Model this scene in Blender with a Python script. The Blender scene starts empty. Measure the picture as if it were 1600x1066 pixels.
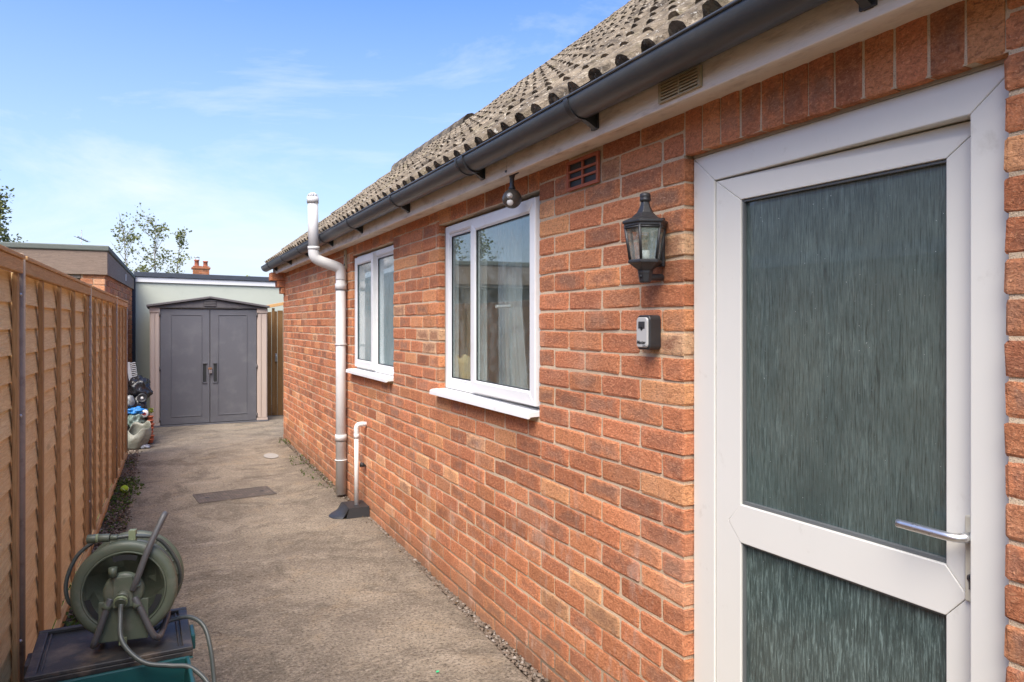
import bpy, math, random
from mathutils import Vector, Matrix, noise as mnoise
PI = math.pi
R = math.radians
random.seed(7)
sc = bpy.context.scene
col = sc.collection

# ------------------------------------------------------------------ camera
THETA = R(26.26)
cam = bpy.data.cameras.new('camera')
camo = bpy.data.objects.new('camera', cam)
col.objects.link(camo)
camo.location = (0, 0, 1.42)
camo.rotation_euler = (PI / 2, 0, -THETA)
cam.sensor_width = 36
cam.lens = 36 * 1119 / 1600
cam.shift_y = -27 / 1600
cam.clip_start = 0.05
cam.clip_end = 2000
sc.camera = camo

# ------------------------------------------------------------------ light
SUN_EL = R(54)
SUN_AZ = R(219)          # compass bearing of the sun: -X and behind the camera
world = bpy.data.worlds.new('World')
sc.world = world
world.use_nodes = True
nt = world.node_tree
nt.nodes.clear()
wo = nt.nodes.new('ShaderNodeOutputWorld')
bg = nt.nodes.new('ShaderNodeBackground')
sky = nt.nodes.new('ShaderNodeTexSky')
sky.sky_type = 'NISHITA'
sky.sun_disc = False
sky.sun_elevation = SUN_EL
sky.sun_rotation = SUN_AZ
sky.air_density = 1.0
sky.dust_density = 2.0
sky.ozone_density = 3.5
tc = nt.nodes.new('ShaderNodeTexCoord')
mp = nt.nodes.new('ShaderNodeMapping')
mp.inputs['Scale'].default_value = (1.0, 1.0, 3.2)
mp.inputs['Rotation'].default_value = (0.2, 0.25, 0.4)
n1 = nt.nodes.new('ShaderNodeTexNoise')
n1.inputs['Scale'].default_value = 1.9
n1.inputs['Detail'].default_value = 9
n1.inputs['Roughness'].default_value = 0.62
n1.inputs['Distortion'].default_value = 0.5
cr = nt.nodes.new('ShaderNodeValToRGB')
cr.color_ramp.elements[0].position = 0.50
cr.color_ramp.elements[0].color = (0, 0, 0, 1)
cr.color_ramp.elements[1].position = 0.84
cr.color_ramp.elements[1].color = (1, 1, 1, 1)
mx = nt.nodes.new('ShaderNodeMix')
mx.data_type = 'RGBA'
mx.inputs['B'].default_value = (2.5, 2.65, 2.9, 1)
# pale haze that thickens towards the horizon
sep = nt.nodes.new('ShaderNodeSeparateXYZ')
mr = nt.nodes.new('ShaderNodeMapRange')
mr.inputs['From Min'].default_value = 0.0
mr.inputs['From Max'].default_value = 0.42
mr.inputs['To Min'].default_value = 0.70
mr.inputs['To Max'].default_value = 0.0
mx2 = nt.nodes.new('ShaderNodeMix')
mx2.data_type = 'RGBA'
mx2.inputs['B'].default_value = (1.75, 2.0, 2.75, 1)
hs = nt.nodes.new('ShaderNodeHueSaturation')
hs.inputs['Hue'].default_value = 0.512
hs.inputs['Saturation'].default_value = 1.22
hs.inputs['Value'].default_value = 0.78
L = nt.links.new
L(tc.outputs['Generated'], mp.inputs['Vector'])
L(mp.outputs['Vector'], n1.inputs['Vector'])
L(n1.outputs['Fac'], cr.inputs['Fac'])
L(tc.outputs['Generated'], sep.inputs['Vector'])
L(sep.outputs['Z'], mr.inputs['Value'])
L(sky.outputs['Color'], hs.inputs['Color'])
L(hs.outputs['Color'], mx2.inputs['A'])
L(mr.outputs['Result'], mx2.inputs['Factor'])
L(mx2.outputs['Result'], mx.inputs['A'])
L(cr.outputs['Color'], mx.inputs['Factor'])
L(mx.outputs['Result'], bg.inputs['Color'])
bg.inputs['Strength'].default_value = 0.095
L(bg.outputs['Background'], wo.inputs['Surface'])

sl = bpy.data.lights.new('sun', 'SUN')
slo = bpy.data.objects.new('sun', sl)
col.objects.link(slo)
sl.energy = 1.5
sl.angle = R(46)
sl.color = (1.0, 0.93, 0.83)
dirv = Vector((math.sin(SUN_AZ) * math.cos(SUN_EL), math.cos(SUN_AZ) * math.cos(SUN_EL), math.sin(SUN_EL)))
slo.rotation_euler = dirv.to_track_quat('Z', 'Y').to_euler()

sc.view_settings.view_transform = 'Standard'
sc.view_settings.look = 'None'
sc.view_settings.gamma = 1
sc.view_settings.use_curve_mapping = False
sc.view_settings.exposure = 2.12
sc.render.engine = 'CYCLES'
sc.cycles.max_bounces = 8
sc.cycles.use_denoising = True

# ------------------------------------------------------------------ material helpers
class MT:
    def __init__(s, name):
        s.m = bpy.data.materials.new(name)
        s.m.use_nodes = True
        s.t = s.m.node_tree
        s.b = s.t.nodes['Principled BSDF']
        s._pos = None
    def n(s, typ, **kw):
        nd = s.t.nodes.new(typ)
        for k, v in kw.items():
            setattr(nd, k, v)
        return nd
    def l(s, a, b): s.t.links.new(a, b)
    def pos(s, scale=(1, 1, 1), kind='geo', rot=(0, 0, 0)):
        if kind == 'geo':
            o = s.n('ShaderNodeNewGeometry').outputs['Position']
        else:
            o = s.n('ShaderNodeTexCoord').outputs[kind]
        mpn = s.n('ShaderNodeMapping')
        mpn.inputs['Scale'].default_value = scale
        mpn.inputs['Rotation'].default_value = rot
        s.l(o, mpn.inputs['Vector'])
        return mpn.outputs['Vector']
    def noise(s, vec, scale, detail=4, rough=0.55, dist=0.0):
        nd = s.n('ShaderNodeTexNoise')
        nd.inputs['Scale'].default_value = scale
        nd.inputs['Detail'].default_value = detail
        nd.inputs['Roughness'].default_value = rough
        nd.inputs['Distortion'].default_value = dist
        s.l(vec, nd.inputs['Vector'])
        return nd.outputs['Fac']
    def ramp(s, fac, stops, interp='LINEAR'):
        nd = s.n('ShaderNodeValToRGB')
        e = nd.color_ramp.elements
        nd.color_ramp.interpolation = interp
        while len(e) < len(stops): e.new(0.5)
        for i, (p, c) in enumerate(stops):
            e[i].position = p
            e[i].color = (c, c, c, 1) if not isinstance(c, tuple) else (c[0], c[1], c[2], 1)
        s.l(fac, nd.inputs['Fac'])
        return nd.outputs['Color']
    def mix(s, fac, a, b, mode='MIX'):
        nd = s.n('ShaderNodeMix', data_type='RGBA', blend_type=mode)
        for key, v in (('Factor', fac), ('A', a), ('B', b)):
            if isinstance(v, (int, float)):
                if key == 'Factor': nd.inputs[key].default_value = v
                else: nd.inputs[key].default_value = (v, v, v, 1)
            elif isinstance(v, tuple): nd.inputs[key].default_value = (v[0], v[1], v[2], 1)
            else: s.l(v, nd.inputs[key])
        return nd.outputs['Result']
    def math(s, op, a, b=0.0, clamp=False):
        nd = s.n('ShaderNodeMath', operation=op, use_clamp=clamp)
        for i, v in enumerate((a, b)):
            if isinstance(v, (int, float)): nd.inputs[i].default_value = v
            else: s.l(v, nd.inputs[i])
        return nd.outputs[0]
    def color(s, c):
        if isinstance(c, tuple): s.b.inputs['Base Color'].default_value = (c[0], c[1], c[2], 1)
        else: s.l(c, s.b.inputs['Base Color'])
    def rough(s, r):
        if isinstance(r, (int, float)): s.b.inputs['Roughness'].default_value = r
        else: s.l(r, s.b.inputs['Roughness'])
    def bump(s, h, dist=0.003, strength=0.6, prev=None):
        nd = s.n('ShaderNodeBump')
        nd.inputs['Distance'].default_value = dist
        nd.inputs['Strength'].default_value = strength
        s.l(h, nd.inputs['Height'])
        if prev is not None: s.l(prev, nd.inputs['Normal'])
        s.l(nd.outputs['Normal'], s.b.inputs['Normal'])
        return nd.outputs['Normal']

def rnd_fac(m):
    """0..1 per piece: object random for single pieces, 'rnd' attribute for joined ones."""
    oi = m.n('ShaderNodeObjectInfo').outputs['Random']
    at = m.n('ShaderNodeAttribute')
    at.attribute_name = 'rnd'
    return m.math('FRACT', m.math('ADD', oi, at.outputs['Fac']))

def mat_brick(name, dark=1.0):
    m = MT(name)
    r = rnd_fac(m)
    base = m.ramp(r, [(0.0, (.58, .19, .095)), (.16, (.50, .155, .08)), (.30, (.62, .225, .105)), (.42, (.44, .14, .08)),
                      (.55, (.55, .175, .085)), (.66, (.64, .26, .12)), (.76, (.48, .15, .075)), (.86, (.58, .20, .10)),
                      (.95, (.66, .30, .14)), (.97, (.70, .45, .27)), (1.0, (.54, .18, .09))])
    r2 = m.math('FRACT', m.math('MULTIPLY', r, 17.31))
    r3 = m.math('FRACT', m.math('MULTIPLY', r, 41.7))
    uv = m.n('ShaderNodeUVMap').outputs['UV']
    sx = m.n('ShaderNodeSeparateXYZ'); m.l(uv, sx.inputs[0])
    du = m.math('MULTIPLY', m.math('ABSOLUTE', m.math('SUBTRACT', sx.outputs[0], 0.5)), 2.0)
    dv = m.math('MULTIPLY', m.math('ABSOLUTE', m.math('SUBTRACT', sx.outputs[1], 0.5)), 2.0)
    d = m.math('MAXIMUM', m.math('POWER', du, 1.6), dv)
    p = m.pos()
    nz = m.noise(p, 16, 5, .65, .6)
    dd = m.math('ADD', d, m.math('MULTIPLY', m.math('SUBTRACT', nz, 0.5), 2.6))
    centre = m.ramp(dd, [(.25, 1.0), (.95, 0.0)])
    fac = m.math('MULTIPLY', centre, m.ramp(r2, [(.35, 0.10), (.65, .66), (1.0, .85)]))
    kiln = m.mix(r3, (.27, .085, .058), (.20, .115, .10))
    c = m.mix(fac, base, kiln)
    # paler orange arris and mortar smears
    edge = m.ramp(dd, [(1.05, 0.0), (1.5, .55)])
    c = m.mix(edge, c, (.72, .36, .17))
    # dragged texture, mottling and grains
    med = m.noise(m.pos((1, 1, 1.8)), 62, 5, .72, .8)
    c = m.mix(m.ramp(med, [(.34, .75), (.50, 0.0)]), c, (.19, .055, .033))
    c = m.mix(m.ramp(med, [(.53, 0.0), (.68, .6)]), c, (.80, .38, .20))
    g = m.noise(p, 170, 3, .75)
    c = m.mix(m.ramp(g, [(.30, .7), (.45, 0.0)]), c, (.15, .05, .035))
    c = m.mix(m.ramp(g, [(.60, 0.0), (.72, .6)]), c, (.82, .52, .33))
    big = m.noise(p, 2.3, 5, .6)
    c = m.mix(m.ramp(big, [(.56, 0.0), (.72, .38)]), c, (.50, .34, .26))
    pz = m.n('ShaderNodeSeparateXYZ'); m.l(m.n('ShaderNodeNewGeometry').outputs['Position'], pz.inputs[0])
    sp = m.noise(p, 5.5, 5, .65)
    low = m.ramp(m.math('ADD', pz.outputs['Z'], m.math('MULTIPLY', sp, .35)), [(.10, .75), (.42, 0.0)])
    c = m.mix(low, c, (.19, .115, .085))
    eff = m.math('MULTIPLY', m.ramp(m.noise(m.pos((1, 1.6, .6)), 5, 7, .75), [(.54, 0.0), (.68, .65)]),
                 m.ramp(pz.outputs['Z'], [(.45, 1.0), (1.0, 0.0)]))
    c = m.mix(eff, c, (.56, .46, .40))
    # small pale scratches and black specks
    ws = m.noise(m.pos((1, 30, 90)), 3.0, 2, .5)
    c = m.mix(m.ramp(ws, [(.765, 0.0), (.79, .5)]), c, (.75, .62, .5))
    c = m.mix(.10, c, (.90, .52, .20))
    c = m.mix(1.0, c, m.ramp(m.math('FRACT', m.math('MULTIPLY', r, 29.3)), [(0.0, .78), (.3, 1.0), (.7, 1.06), (1.0, 1.22)]), 'MULTIPLY')
    if dark != 1.0: c = m.mix(1.0, c, dark, 'MULTIPLY')
    m.color(c)
    m.rough(.92)
    m.b.inputs['Specular IOR Level'].default_value = .2
    h = m.math('ADD', m.math('MULTIPLY', g, .6), m.math('MULTIPLY', med, 1.3))
    m.bump(h, .0065, 1.0)
    return m.m

def mat_mortar():
    m = MT('mortar')
    p = m.pos()
    a = m.noise(p, 9, 5, .6)
    c = m.mix(a, (.58, .44, .29), (.76, .60, .42))
    c = m.mix(m.ramp(m.noise(p, 3, 4), [(.5, 0.0), (.7, .55)]), c, (.40, .31, .22))
    g = m.noise(p, 320, 3, .7)
    c = m.mix(m.ramp(g, [(.34, .6), (.46, 0.0)]), c, (.16, .11, .08))
    pz = m.n('ShaderNodeSeparateXYZ'); m.l(m.n('ShaderNodeNewGeometry').outputs['Position'], pz.inputs[0])
    c = m.mix(m.ramp(pz.outputs['Z'], [(.04, .7), (.30, 0.0)]), c, (.13, .10, .08))
    m.color(c); m.rough(.95); m.b.inputs['Specular IOR Level'].default_value = .15
    m.bump(m.math('ADD', g, a), .004, .9)
    return m.m

def mat_simple(name, c1, c2=None, rough=.5, scale=12, bump=0.0, bscale=200, metal=0.0, grime=None, gscale=4, gpos=(.52, .75), stretch=(1, 1, 1), spec=.5):
    m = MT(name)
    p = m.pos(stretch)
    c2 = c2 or tuple(x * .85 for x in c1)
    c = m.mix(m.noise(p, scale, 5, .6), c1, c2)
    if grime:
        c = m.mix(m.ramp(m.noise(p, gscale, 6, .65), [(gpos[0], 0.0), (gpos[1], .8)]), c, grime)
    m.color(c)
    rr = m.noise(p, scale * 2, 3, .6)
    m.rough(m.math('ADD', rough - .06, m.math('MULTIPLY', rr, .12)))
    m.b.inputs['Metallic'].default_value = metal
    m.b.inputs['Specular IOR Level'].default_value = spec
    if bump: m.bump(m.noise(m.pos(stretch), bscale, 4, .6), bump, .6)
    return m.m

def mat_wood(name, ca, cb, dark, axis='y', bands=1.0, rough=.8):
    m = MT(name)
    r = rnd_fac(m)
    st = {'y': (9, .55, 9), 'z': (9, 9, .5), 'x': (.55, 9, 9)}[axis]
    off = m.n('ShaderNodeCombineXYZ')
    for i in range(3): m.l(m.math('MULTIPLY', r, 13.7 + 5 * i), off.inputs[i])
    va = m.n('ShaderNodeVectorMath', operation='ADD')
    m.l(m.n('ShaderNodeNewGeometry').outputs['Position'], va.inputs[0]); m.l(off.outputs[0], va.inputs[1])
    mpn = m.n('ShaderNodeMapping'); mpn.inputs['Scale'].default_value = st
    m.l(va.outputs[0], mpn.inputs['Vector'])
    v = mpn.outputs['Vector']
    g1 = m.noise(v, 2.2, 3, .5, 1.8)
    rings = m.math('FRACT', m.math('MULTIPLY', g1, 13.0 * bands))
    rg = m.ramp(rings, [(0.0, 0.0), (.75, .55), (.92, 1.0), (1.0, 0.0)])
    c = m.mix(r, ca, cb)
    c = m.mix(m.math('MULTIPLY', m.math('FRACT', m.math('MULTIPLY', r, 7.7)), .22), c, dark)
    c = m.mix(m.math('MULTIPLY', rg, .50), c, dark)
    fine = m.noise(v, 14, 3, .6)
    c = m.mix(m.ramp(fine, [(.35, .3), (.6, 0.0)]), c, dark)
    # knots
    vo = m.n('ShaderNodeTexVoronoi', feature='F1'); vo.inputs['Scale'].default_value = 2.1
    kn = {'y': (1, .55, 2.2), 'z': (2, 2, .7), 'x': (.55, 1, 2.2)}[axis]
    mk = m.n('ShaderNodeMapping'); mk.inputs['Scale'].default_value = kn
    m.l(va.outputs[0], mk.inputs['Vector']); m.l(mk.outputs['Vector'], vo.inputs['Vector'])
    c = m.mix(m.ramp(vo.outputs['Distance'], [(.035, .8), (.10, 0.0)]), c, tuple(x * .35 for x in dark))
    c = m.mix(m.ramp(m.noise(m.pos(), 2.4, 4), [(.5, 0.0), (.75, .3)]), c, tuple(x * .7 for x in cb))
    m.color(c); m.rough(rough); m.b.inputs['Specular IOR Level'].default_value = .25
    m.bump(m.math('ADD', m.math('MULTIPLY', rg, .4), fine), .0022, .6)
    return m.m

def mat_concrete():
    m = MT('concrete')
    p = m.pos()
    big = m.noise(p, 1.1, 6, .62, .4)
    mid = m.noise(p, 5, 6, .68)
    fine = m.noise(p, 75, 5, .75)
    rip = m.noise(m.pos((.55, 1.1, 1), rot=(0, 0, R(-14))), 44, 6, .75, .9)
    c = m.mix(m.ramp(big, [(.38, 0.0), (.60, 1.0)]), (.235, .195, .15), (.36, .30, .225))
    c = m.mix(m.ramp(mid, [(.50, 0.0), (.66, .5)]), c, (.46, .385, .295))
    c = m.mix(m.ramp(m.noise(p, 1.9, 7, .76, .8), [(.48, 0.0), (.60, .75)]), c, (.15, .125, .095))
    c = m.mix(m.ramp(m.noise(p, 3.4, 6, .7, .4), [(.54, 0.0), (.66, .5)]), c, (.40, .305, .20))
    c = m.mix(m.ramp(m.noise(m.pos((.5, 1.2, 1)), 2.6, 7, .75), [(.56, 0.0), (.68, .6)]), c, (.52, .44, .35))
    c = m.mix(m.ramp(rip, [(.34, .5), (.48, 0.0)]), c, (.15, .125, .10))
    c = m.mix(m.ramp(rip, [(.54, 0.0), (.72, .4)]), c, (.66, .57, .47))
    c = m.mix(m.ramp(fine, [(.36, .9), (.49, 0.0)]), c, (.09, .072, .056))
    c = m.mix(m.ramp(fine, [(.56, 0.0), (.70, .55)]), c, (.68, .56, .44))
    sp = m.noise(p, 230, 2, .5)
    c = m.mix(m.ramp(sp, [(.68, 0.0), (.74, .6)]), c, (.75, .68, .6))
    c = m.mix(m.ramp(sp, [(.24, .7), (.32, 0.0)]), c, (.05, .04, .033))
    m.color(c); m.rough(.95); m.b.inputs['Specular IOR Level'].default_value = .2
    h = m.math('ADD', m.math('MULTIPLY', fine, .8), m.math('MULTIPLY', rip, 1.4))
    n = m.bump(h, .014, .9)
    m.bump(m.noise(p, 260, 3, .6), .003, .7, n)
    return m.m

def mat_tile():
    m = MT('roof_tile_concrete')
    p = m.pos()
    r = rnd_fac(m)
    c = m.mix(r, (.18, .145, .105), (.27, .22, .16))
    c = m.mix(m.ramp(m.noise(p, 14, 6, .7), [(.46, 0.0), (.62, .85)]), c, (.055, .045, .036))
    c = m.mix(m.ramp(m.noise(p, 26, 5, .7), [(.56, 0.0), (.66, .75)]), c, (.46, .40, .31))
    c = m.mix(m.ramp(m.noise(p, 60, 4, .6), [(.63, 0.0), (.70, .8)]), c, (.55, .53, .47))
    c = m.mix(m.ramp(m.noise(p, 5, 4, .6), [(.56, 0.0), (.70, .5)]), c, (.14, .12, .05))
    m.color(c); m.rough(.96); m.b.inputs['Specular IOR Level'].default_value = .15
    h = m.math('ADD', m.noise(p, 90, 4, .7), m.noise(p, 30, 4, .7))
    m.bump(h, .010, .9)
    return m.m

def mat_glass_clear(name, tint=(.86, .92, .90), base=0.13, grime=.06):
    m = MT(name)
    t = m.t
    out = t.nodes['Material Output']
    tr = m.n('ShaderNodeBsdfTransparent'); tr.inputs['Color'].default_value = (*tint, 1)
    gl = m.n('ShaderNodeBsdfGlossy'); gl.inputs['Roughness'].default_value = .01
    gl.inputs['Color'].default_value = (.9, .96, .95, 1)
    fr = m.n('ShaderNodeFresnel')
    bf_ = m.n('ShaderNodeNewGeometry').outputs['Backfacing']
    m.l(m.math('SUBTRACT', 1.50, m.math('MULTIPLY', bf_, 1.50 - 1 / 1.50)), fr.inputs['IOR'])
    fac = m.math('ADD', m.math('MULTIPLY', fr.outputs[0], 1.25), base, True)
    ms = m.n('ShaderNodeMixShader')
    m.l(fac, ms.inputs[0]); m.l(tr.outputs[0], ms.inputs[1]); m.l(gl.outputs[0], ms.inputs[2])
    df = m.n('ShaderNodeBsdfDiffuse'); df.inputs['Color'].default_value = (.55, .62, .60, 1)
    gm = m.ramp(m.noise(m.pos((1, 1, .9)), 14, 6, .7), [(.45, grime * .3), (.75, grime * 3)])
    ms2 = m.n('ShaderNodeMixShader')
    m.l(gm, ms2.inputs[0]); m.l(ms.outputs[0], ms2.inputs[1]); m.l(df.outputs[0], ms2.inputs[2])
    m.l(ms2.outputs[0], out.inputs['Surface'])
    m.t.nodes.remove(m.b)
    return m.m

def mat_glass_obscure(name, ca, cb, streak=(.40, .52, .50), amount=.5, tr_amt=.0):
    """patterned glass: vertical drips pressed into a dark pane, with limescale streaks"""
    m = MT(name)
    drip = m.noise(m.pos((1, 1, .05)), 330, 4, .7)
    drip2 = m.noise(m.pos((1, 1, .10)), 150, 5, .75, .4)
    big = m.noise(m.pos((1, 1, .8)), 2.4, 5, .6)
    c = m.mix(m.ramp(big, [(.35, 0.0), (.65, 1.0)]), ca, cb)
    patch = m.ramp(m.noise(m.pos((1, 1, .7)), 5, 6, .7), [(.34, .1), (.64, 1.0)])
    c = m.mix(m.math('MULTIPLY', m.math('MULTIPLY', m.ramp(drip, [(.42, 0.0), (.66, 1.0)]), patch), amount), c, streak)
    c = m.mix(m.math('MULTIPLY', m.ramp(drip2, [(.50, 0.0), (.74, .55)]), patch), c, streak)
    c = m.mix(m.ramp(drip, [(.34, .55), (.46, 0.0)]), c, tuple(x * .45 for x in ca))
    sp = m.noise(m.pos(), 170, 2, .4)
    c = m.mix(m.ramp(sp, [(.775, 0.0), (.79, .6)]), c, (.6, .66, .63))
    m.color(c)
    lowz = m.n('ShaderNodeSeparateXYZ'); m.l(m.n('ShaderNodeNewGeometry').outputs['Position'], lowz.inputs[0])
    wet = m.math('MULTIPLY', m.ramp(lowz.outputs['Z'], [(.75, 1.0), (1.15, 0.0)]), m.ramp(drip2, [(.52, 0.0), (.66, .38)]))
    c = m.mix(wet, c, tuple(min(1, x * 1.5) for x in streak))
    c = m.mix(m.math('MULTIPLY', m.ramp(lowz.outputs['Z'], [(.78, .75), (1.0, 0.0)]), m.ramp(drip2, [(.42, .5), (.52, 0.0)])), c, tuple(x * .3 for x in ca))
    m.color(c)
    m.rough(.13)
    m.b.inputs['Specular IOR Level'].default_value = .6
    m.b.inputs['Coat Weight'].default_value = 1.0
    m.b.inputs['Coat Roughness'].default_value = .02
    m.bump(m.math('ADD', drip, drip2), .0016, .35)
    return m.m

def mat_leaf(name, a, b):
    m = MT(name)
    r = rnd_fac(m)
    g = m.n('ShaderNodeAttribute'); g.attribute_name = 'rnd'
    c = m.mix(g.outputs['Fac'], a, b)
    m.color(c); m.rough(.6)
    m.b.inputs['Specular IOR Level'].default_value = .3
    try:
        m.b.inputs['Subsurface Weight'].default_value = 0.0
    except Exception: pass
    tl = m.n('ShaderNodeBsdfTranslucent'); m.l(c, tl.inputs['Color'])
    ms = m.n('ShaderNodeMixShader'); ms.inputs[0].default_value = .35
    out = m.t.nodes['Material Output']
    m.l(m.b.outputs[0], ms.inputs[1]); m.l(tl.outputs[0], ms.inputs[2]); m.l(ms.outputs[0], out.inputs['Surface'])
    return m.m

M = {}
M['brick'] = mat_brick('brick_face')
M['brick_old'] = mat_brick('brick_weathered')
M['mortar'] = mat_mortar()
M['concrete'] = mat_concrete()
M['tile'] = mat_tile()
M['upvc'] = mat_simple('white_plastic', (.80, .80, .785), (.75, .75, .735), .38, 5, grime=(.60, .58, .53), gscale=9, gpos=(.60, .85))
M['upvc_door'] = mat_simple('white_plastic_weathered', (.70, .685, .625), (.66, .645, .585), .42, 7, grime=(.42, .39, .32), gscale=13, gpos=(.62, .86), stretch=(1, 1, .8))
M['seal'] = mat_simple('black_rubber', (.02, .022, .022), rough=.6)
M['lead_grey'] = mat_simple('grey_gasket', (.12, .13, .13), rough=.5)
M['caulk'] = mat_simple('old_sealant', (.42, .38, .32), (.30, .26, .2), .8, 40, .002)
M['glass_clear'] = mat_glass_clear('window_glass', (.92, .96, .95), .02, .05)
M['lamp_glass'] = mat_glass_clear('lantern_glass', (.95, .97, .96), .05, .10)
M['glass_door'] = mat_glass_obscure('patterned_door_glass', (.036, .058, .056), (.072, .098, .088), (.20, .27, .25), amount=.34)
M['glass_bath'] = mat_glass_obscure('patterned_bath_glass', (.20, .32, .32), (.32, .44, .43), (.6, .72, .70), .4)
M['fascia'] = mat_simple('fascia_paint', (.80, .72, .62), (.70, .60, .50), .7, 8, .003, 60, grime=(.36, .29, .23), gscale=16, gpos=(.50, .76), stretch=(1, .4, 1.5))
M['gutter'] = mat_simple('gutter_plastic', (.040, .046, .052), (.065, .070, .075), .38, 6, .0006, 200, grime=(.13, .125, .11), gscale=8, gpos=(.5, .85), stretch=(1, .3, 1))
M['black_plastic'] = mat_simple('black_plastic', (.02, .021, .023), (.035, .036, .038), .42, 20, .0008, 250)
M['lantern_paint'] = mat_simple('lantern_black_paint', (.018, .019, .021), (.032, .032, .034), .42, 25, .0012, 300, grime=(.10, .09, .07), gscale=60, gpos=(.62, .74))
M['pipe'] = mat_simple('grey_pipe', (.60, .59, .57), (.54, .53, .515), .62, 6, grime=(.42, .40, .37), gscale=7, gpos=(.55, .8))
M['pipe_white'] = mat_simple('white_pipe', (.74, .74, .72), (.68, .67, .65), .4, 6)
M['terracotta'] = mat_simple('terracotta', (.44, .13, .07), (.34, .10, .055), .85, 40, .003, 200)
M['cream_vent'] = mat_simple('stained_cream_vent', (.46, .38, .24), (.36, .28, .17), .8, 50, .002)
M['board'] = mat_wood('fence_board_larch', (.90, .69, .36), (.83, .58, .27), (.58, .34, .14), 'y')
M['batten'] = mat_wood('fence_batten_treated', (.60, .37, .17), (.47, .27, .115), (.24, .12, .045), 'z')
M['rail'] = mat_wood('fence_rail_treated', (.78, .48, .22), (.62, .38, .16), (.35, .17, .06), 'y')
M['gate_wood'] = mat_wood('gate_board', (.30, .165, .065), (.22, .12, .045), (.10, .05, .02), 'z')
M['post'] = mat_simple('rusty_steel_post', (.24, .175, .125), (.32, .24, .18), .7, 30, .0015, 120, grime=(.11, .055, .035), gscale=16)
M['weather_board'] = mat_wood('weathered_board', (.34, .265, .21), (.24, .18, .14), (.08, .055, .042), 'x', 2.2)
M['felt'] = mat_simple('green_mineral_felt', (.115, .135, .12), (.15, .165, .15), .95, 30, .004, 350)
M['felt_dark'] = mat_simple('dark_slate_felt', (.035, .045, .06), (.06, .07, .09), .9, 10, .004, 350)
M['sage'] = mat_simple('sage_render', (.47, .50, .42), (.435, .46, .39), .9, 3, .003, 160, grime=(.41, .44, .37), gscale=3)
M['white_board'] = mat_simple('white_fascia_paint', (.74, .74, .73), (.66, .66, .65), .6, 9, grime=(.4, .38, .35), gscale=14, gpos=(.62, .8))
M['shed_grey'] = mat_simple('shed_grey_resin', (.098, .098, .112), (.115, .115, .128), .62, 5, .0016, 260, grime=(.15, .15, .16), gscale=5, gpos=(.5, .8))
M['shed_taupe'] = mat_simple('shed_taupe_resin', (.50, .405, .34), (.46, .365, .31), .62, 6, .0012, 220)
M['shed_roof'] = mat_simple('shed_roof_resin', (.095, .085, .088), (.12, .11, .11), .65, 9, .0014, 180)
M['steel'] = mat_simple('steel', (.55, .55, .56), (.42, .42, .43), .3, 30, metal=1.0)
M['chrome_worn'] = mat_simple('worn_chrome', (.78, .78, .77), (.66, .66, .65), .38, 30, metal=1.0, grime=(.3, .28, .25), gscale=60, gpos=(.6, .66))
M['brass'] = mat_simple('brass', (.55, .30, .16), (.45, .24, .12), .35, 30, metal=1.0)
M['iron'] = mat_simple('rusty_cast_iron', (.13, .105, .088), (.09, .075, .065), .75, 30, .002, 200, grime=(.26, .20, .16), gscale=15)
M['reel_green'] = mat_simple('reel_green_plastic', (.085, .105, .07), (.11, .128, .09), .42, 14, .0006, 300, grime=(.19, .18, .14), gscale=18, gpos=(.52, .8))
M['reel_tube'] = mat_simple('reel_grey_tube', (.075, .075, .075), (.11, .11, .11), .42, 30, .0006, 300)
M['reel_pale'] = mat_simple('pale_green_plastic', (.26, .31, .17), (.22, .26, .15), .5, 20)
M['hose'] = mat_simple('hose_rubber', (.065, .078, .07), (.10, .11, .098), .35, 20, .0004, 300)
M['lid'] = mat_simple('crate_lid_plastic', (.030, .030, .030), (.046, .044, .042), .5, 15, .001, 200, grime=(.20, .15, .105), gscale=7, gpos=(.48, .68))
M['crate_green'] = mat_simple('crate_green_plastic', (.010, .072, .072), (.014, .09, .085), .4, 9, .0008, 200, grime=(.03, .06, .055), gscale=8)
M['card'] = mat_simple('cardboard', (.38, .25, .13), (.30, .19, .10), .9, 12, .001)
M['bag_black'] = mat_simple('black_bin_bag', (.012, .012, .014), (.02, .02, .022), .25, 8, .012, 26)
M['bag_white'] = mat_simple('white_woven_sack', (.25, .25, .20), (.17, .17, .135), .5, 9, .012, 30, grime=(.16, .14, .10), gscale=14)
M['bag_blue'] = mat_simple('blue_plastic_bag', (.02, .20, .52), (.015, .14, .40), .4, 9, .008, 30)
M['white_wire'] = mat_simple('white_coated_wire', (.62, .62, .60), rough=.5)
M['red_paint'] = mat_simple('red_badge_paint', (.45, .04, .04), rough=.5)
M['ball'] = mat_simple('tennis_ball_felt', (.42, .60, .04), (.34, .5, .03), .95, 60, .003, 500)
M['soil'] = mat_simple('soil', (.085, .062, .042), (.045, .034, .025), 1.0, 30, .02, 40, grime=(.14, .11, .08), gscale=20, spec=.1)
M['lawn'] = mat_simple('rough_grass_ground', (.05, .075, .025), (.07, .085, .035), 1.0, 3, .03, 15, spec=.1)
M['gravel'] = mat_simple('gravel_stone', (.30, .235, .18), (.12, .095, .075), .95, 35, .004, 150, spec=.2)
M['leaf_low'] = mat_leaf('weed_leaf', (.045, .085, .018), (.12, .17, .035))
M['leaf_birch'] = mat_leaf('birch_leaf', (.12, .14, .04), (.25, .26, .08))
M['leaf_dark'] = mat_leaf('conifer_leaf', (.10, .13, .05), (.30, .31, .11))
M['leaf_yellow'] = mat_leaf('shrub_leaf', (.16, .20, .03), (.30, .32, .05))
M['bark'] = mat_simple('pale_bark', (.28, .25, .21), (.16, .14, .12), .9, 10, .004, 40)
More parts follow.
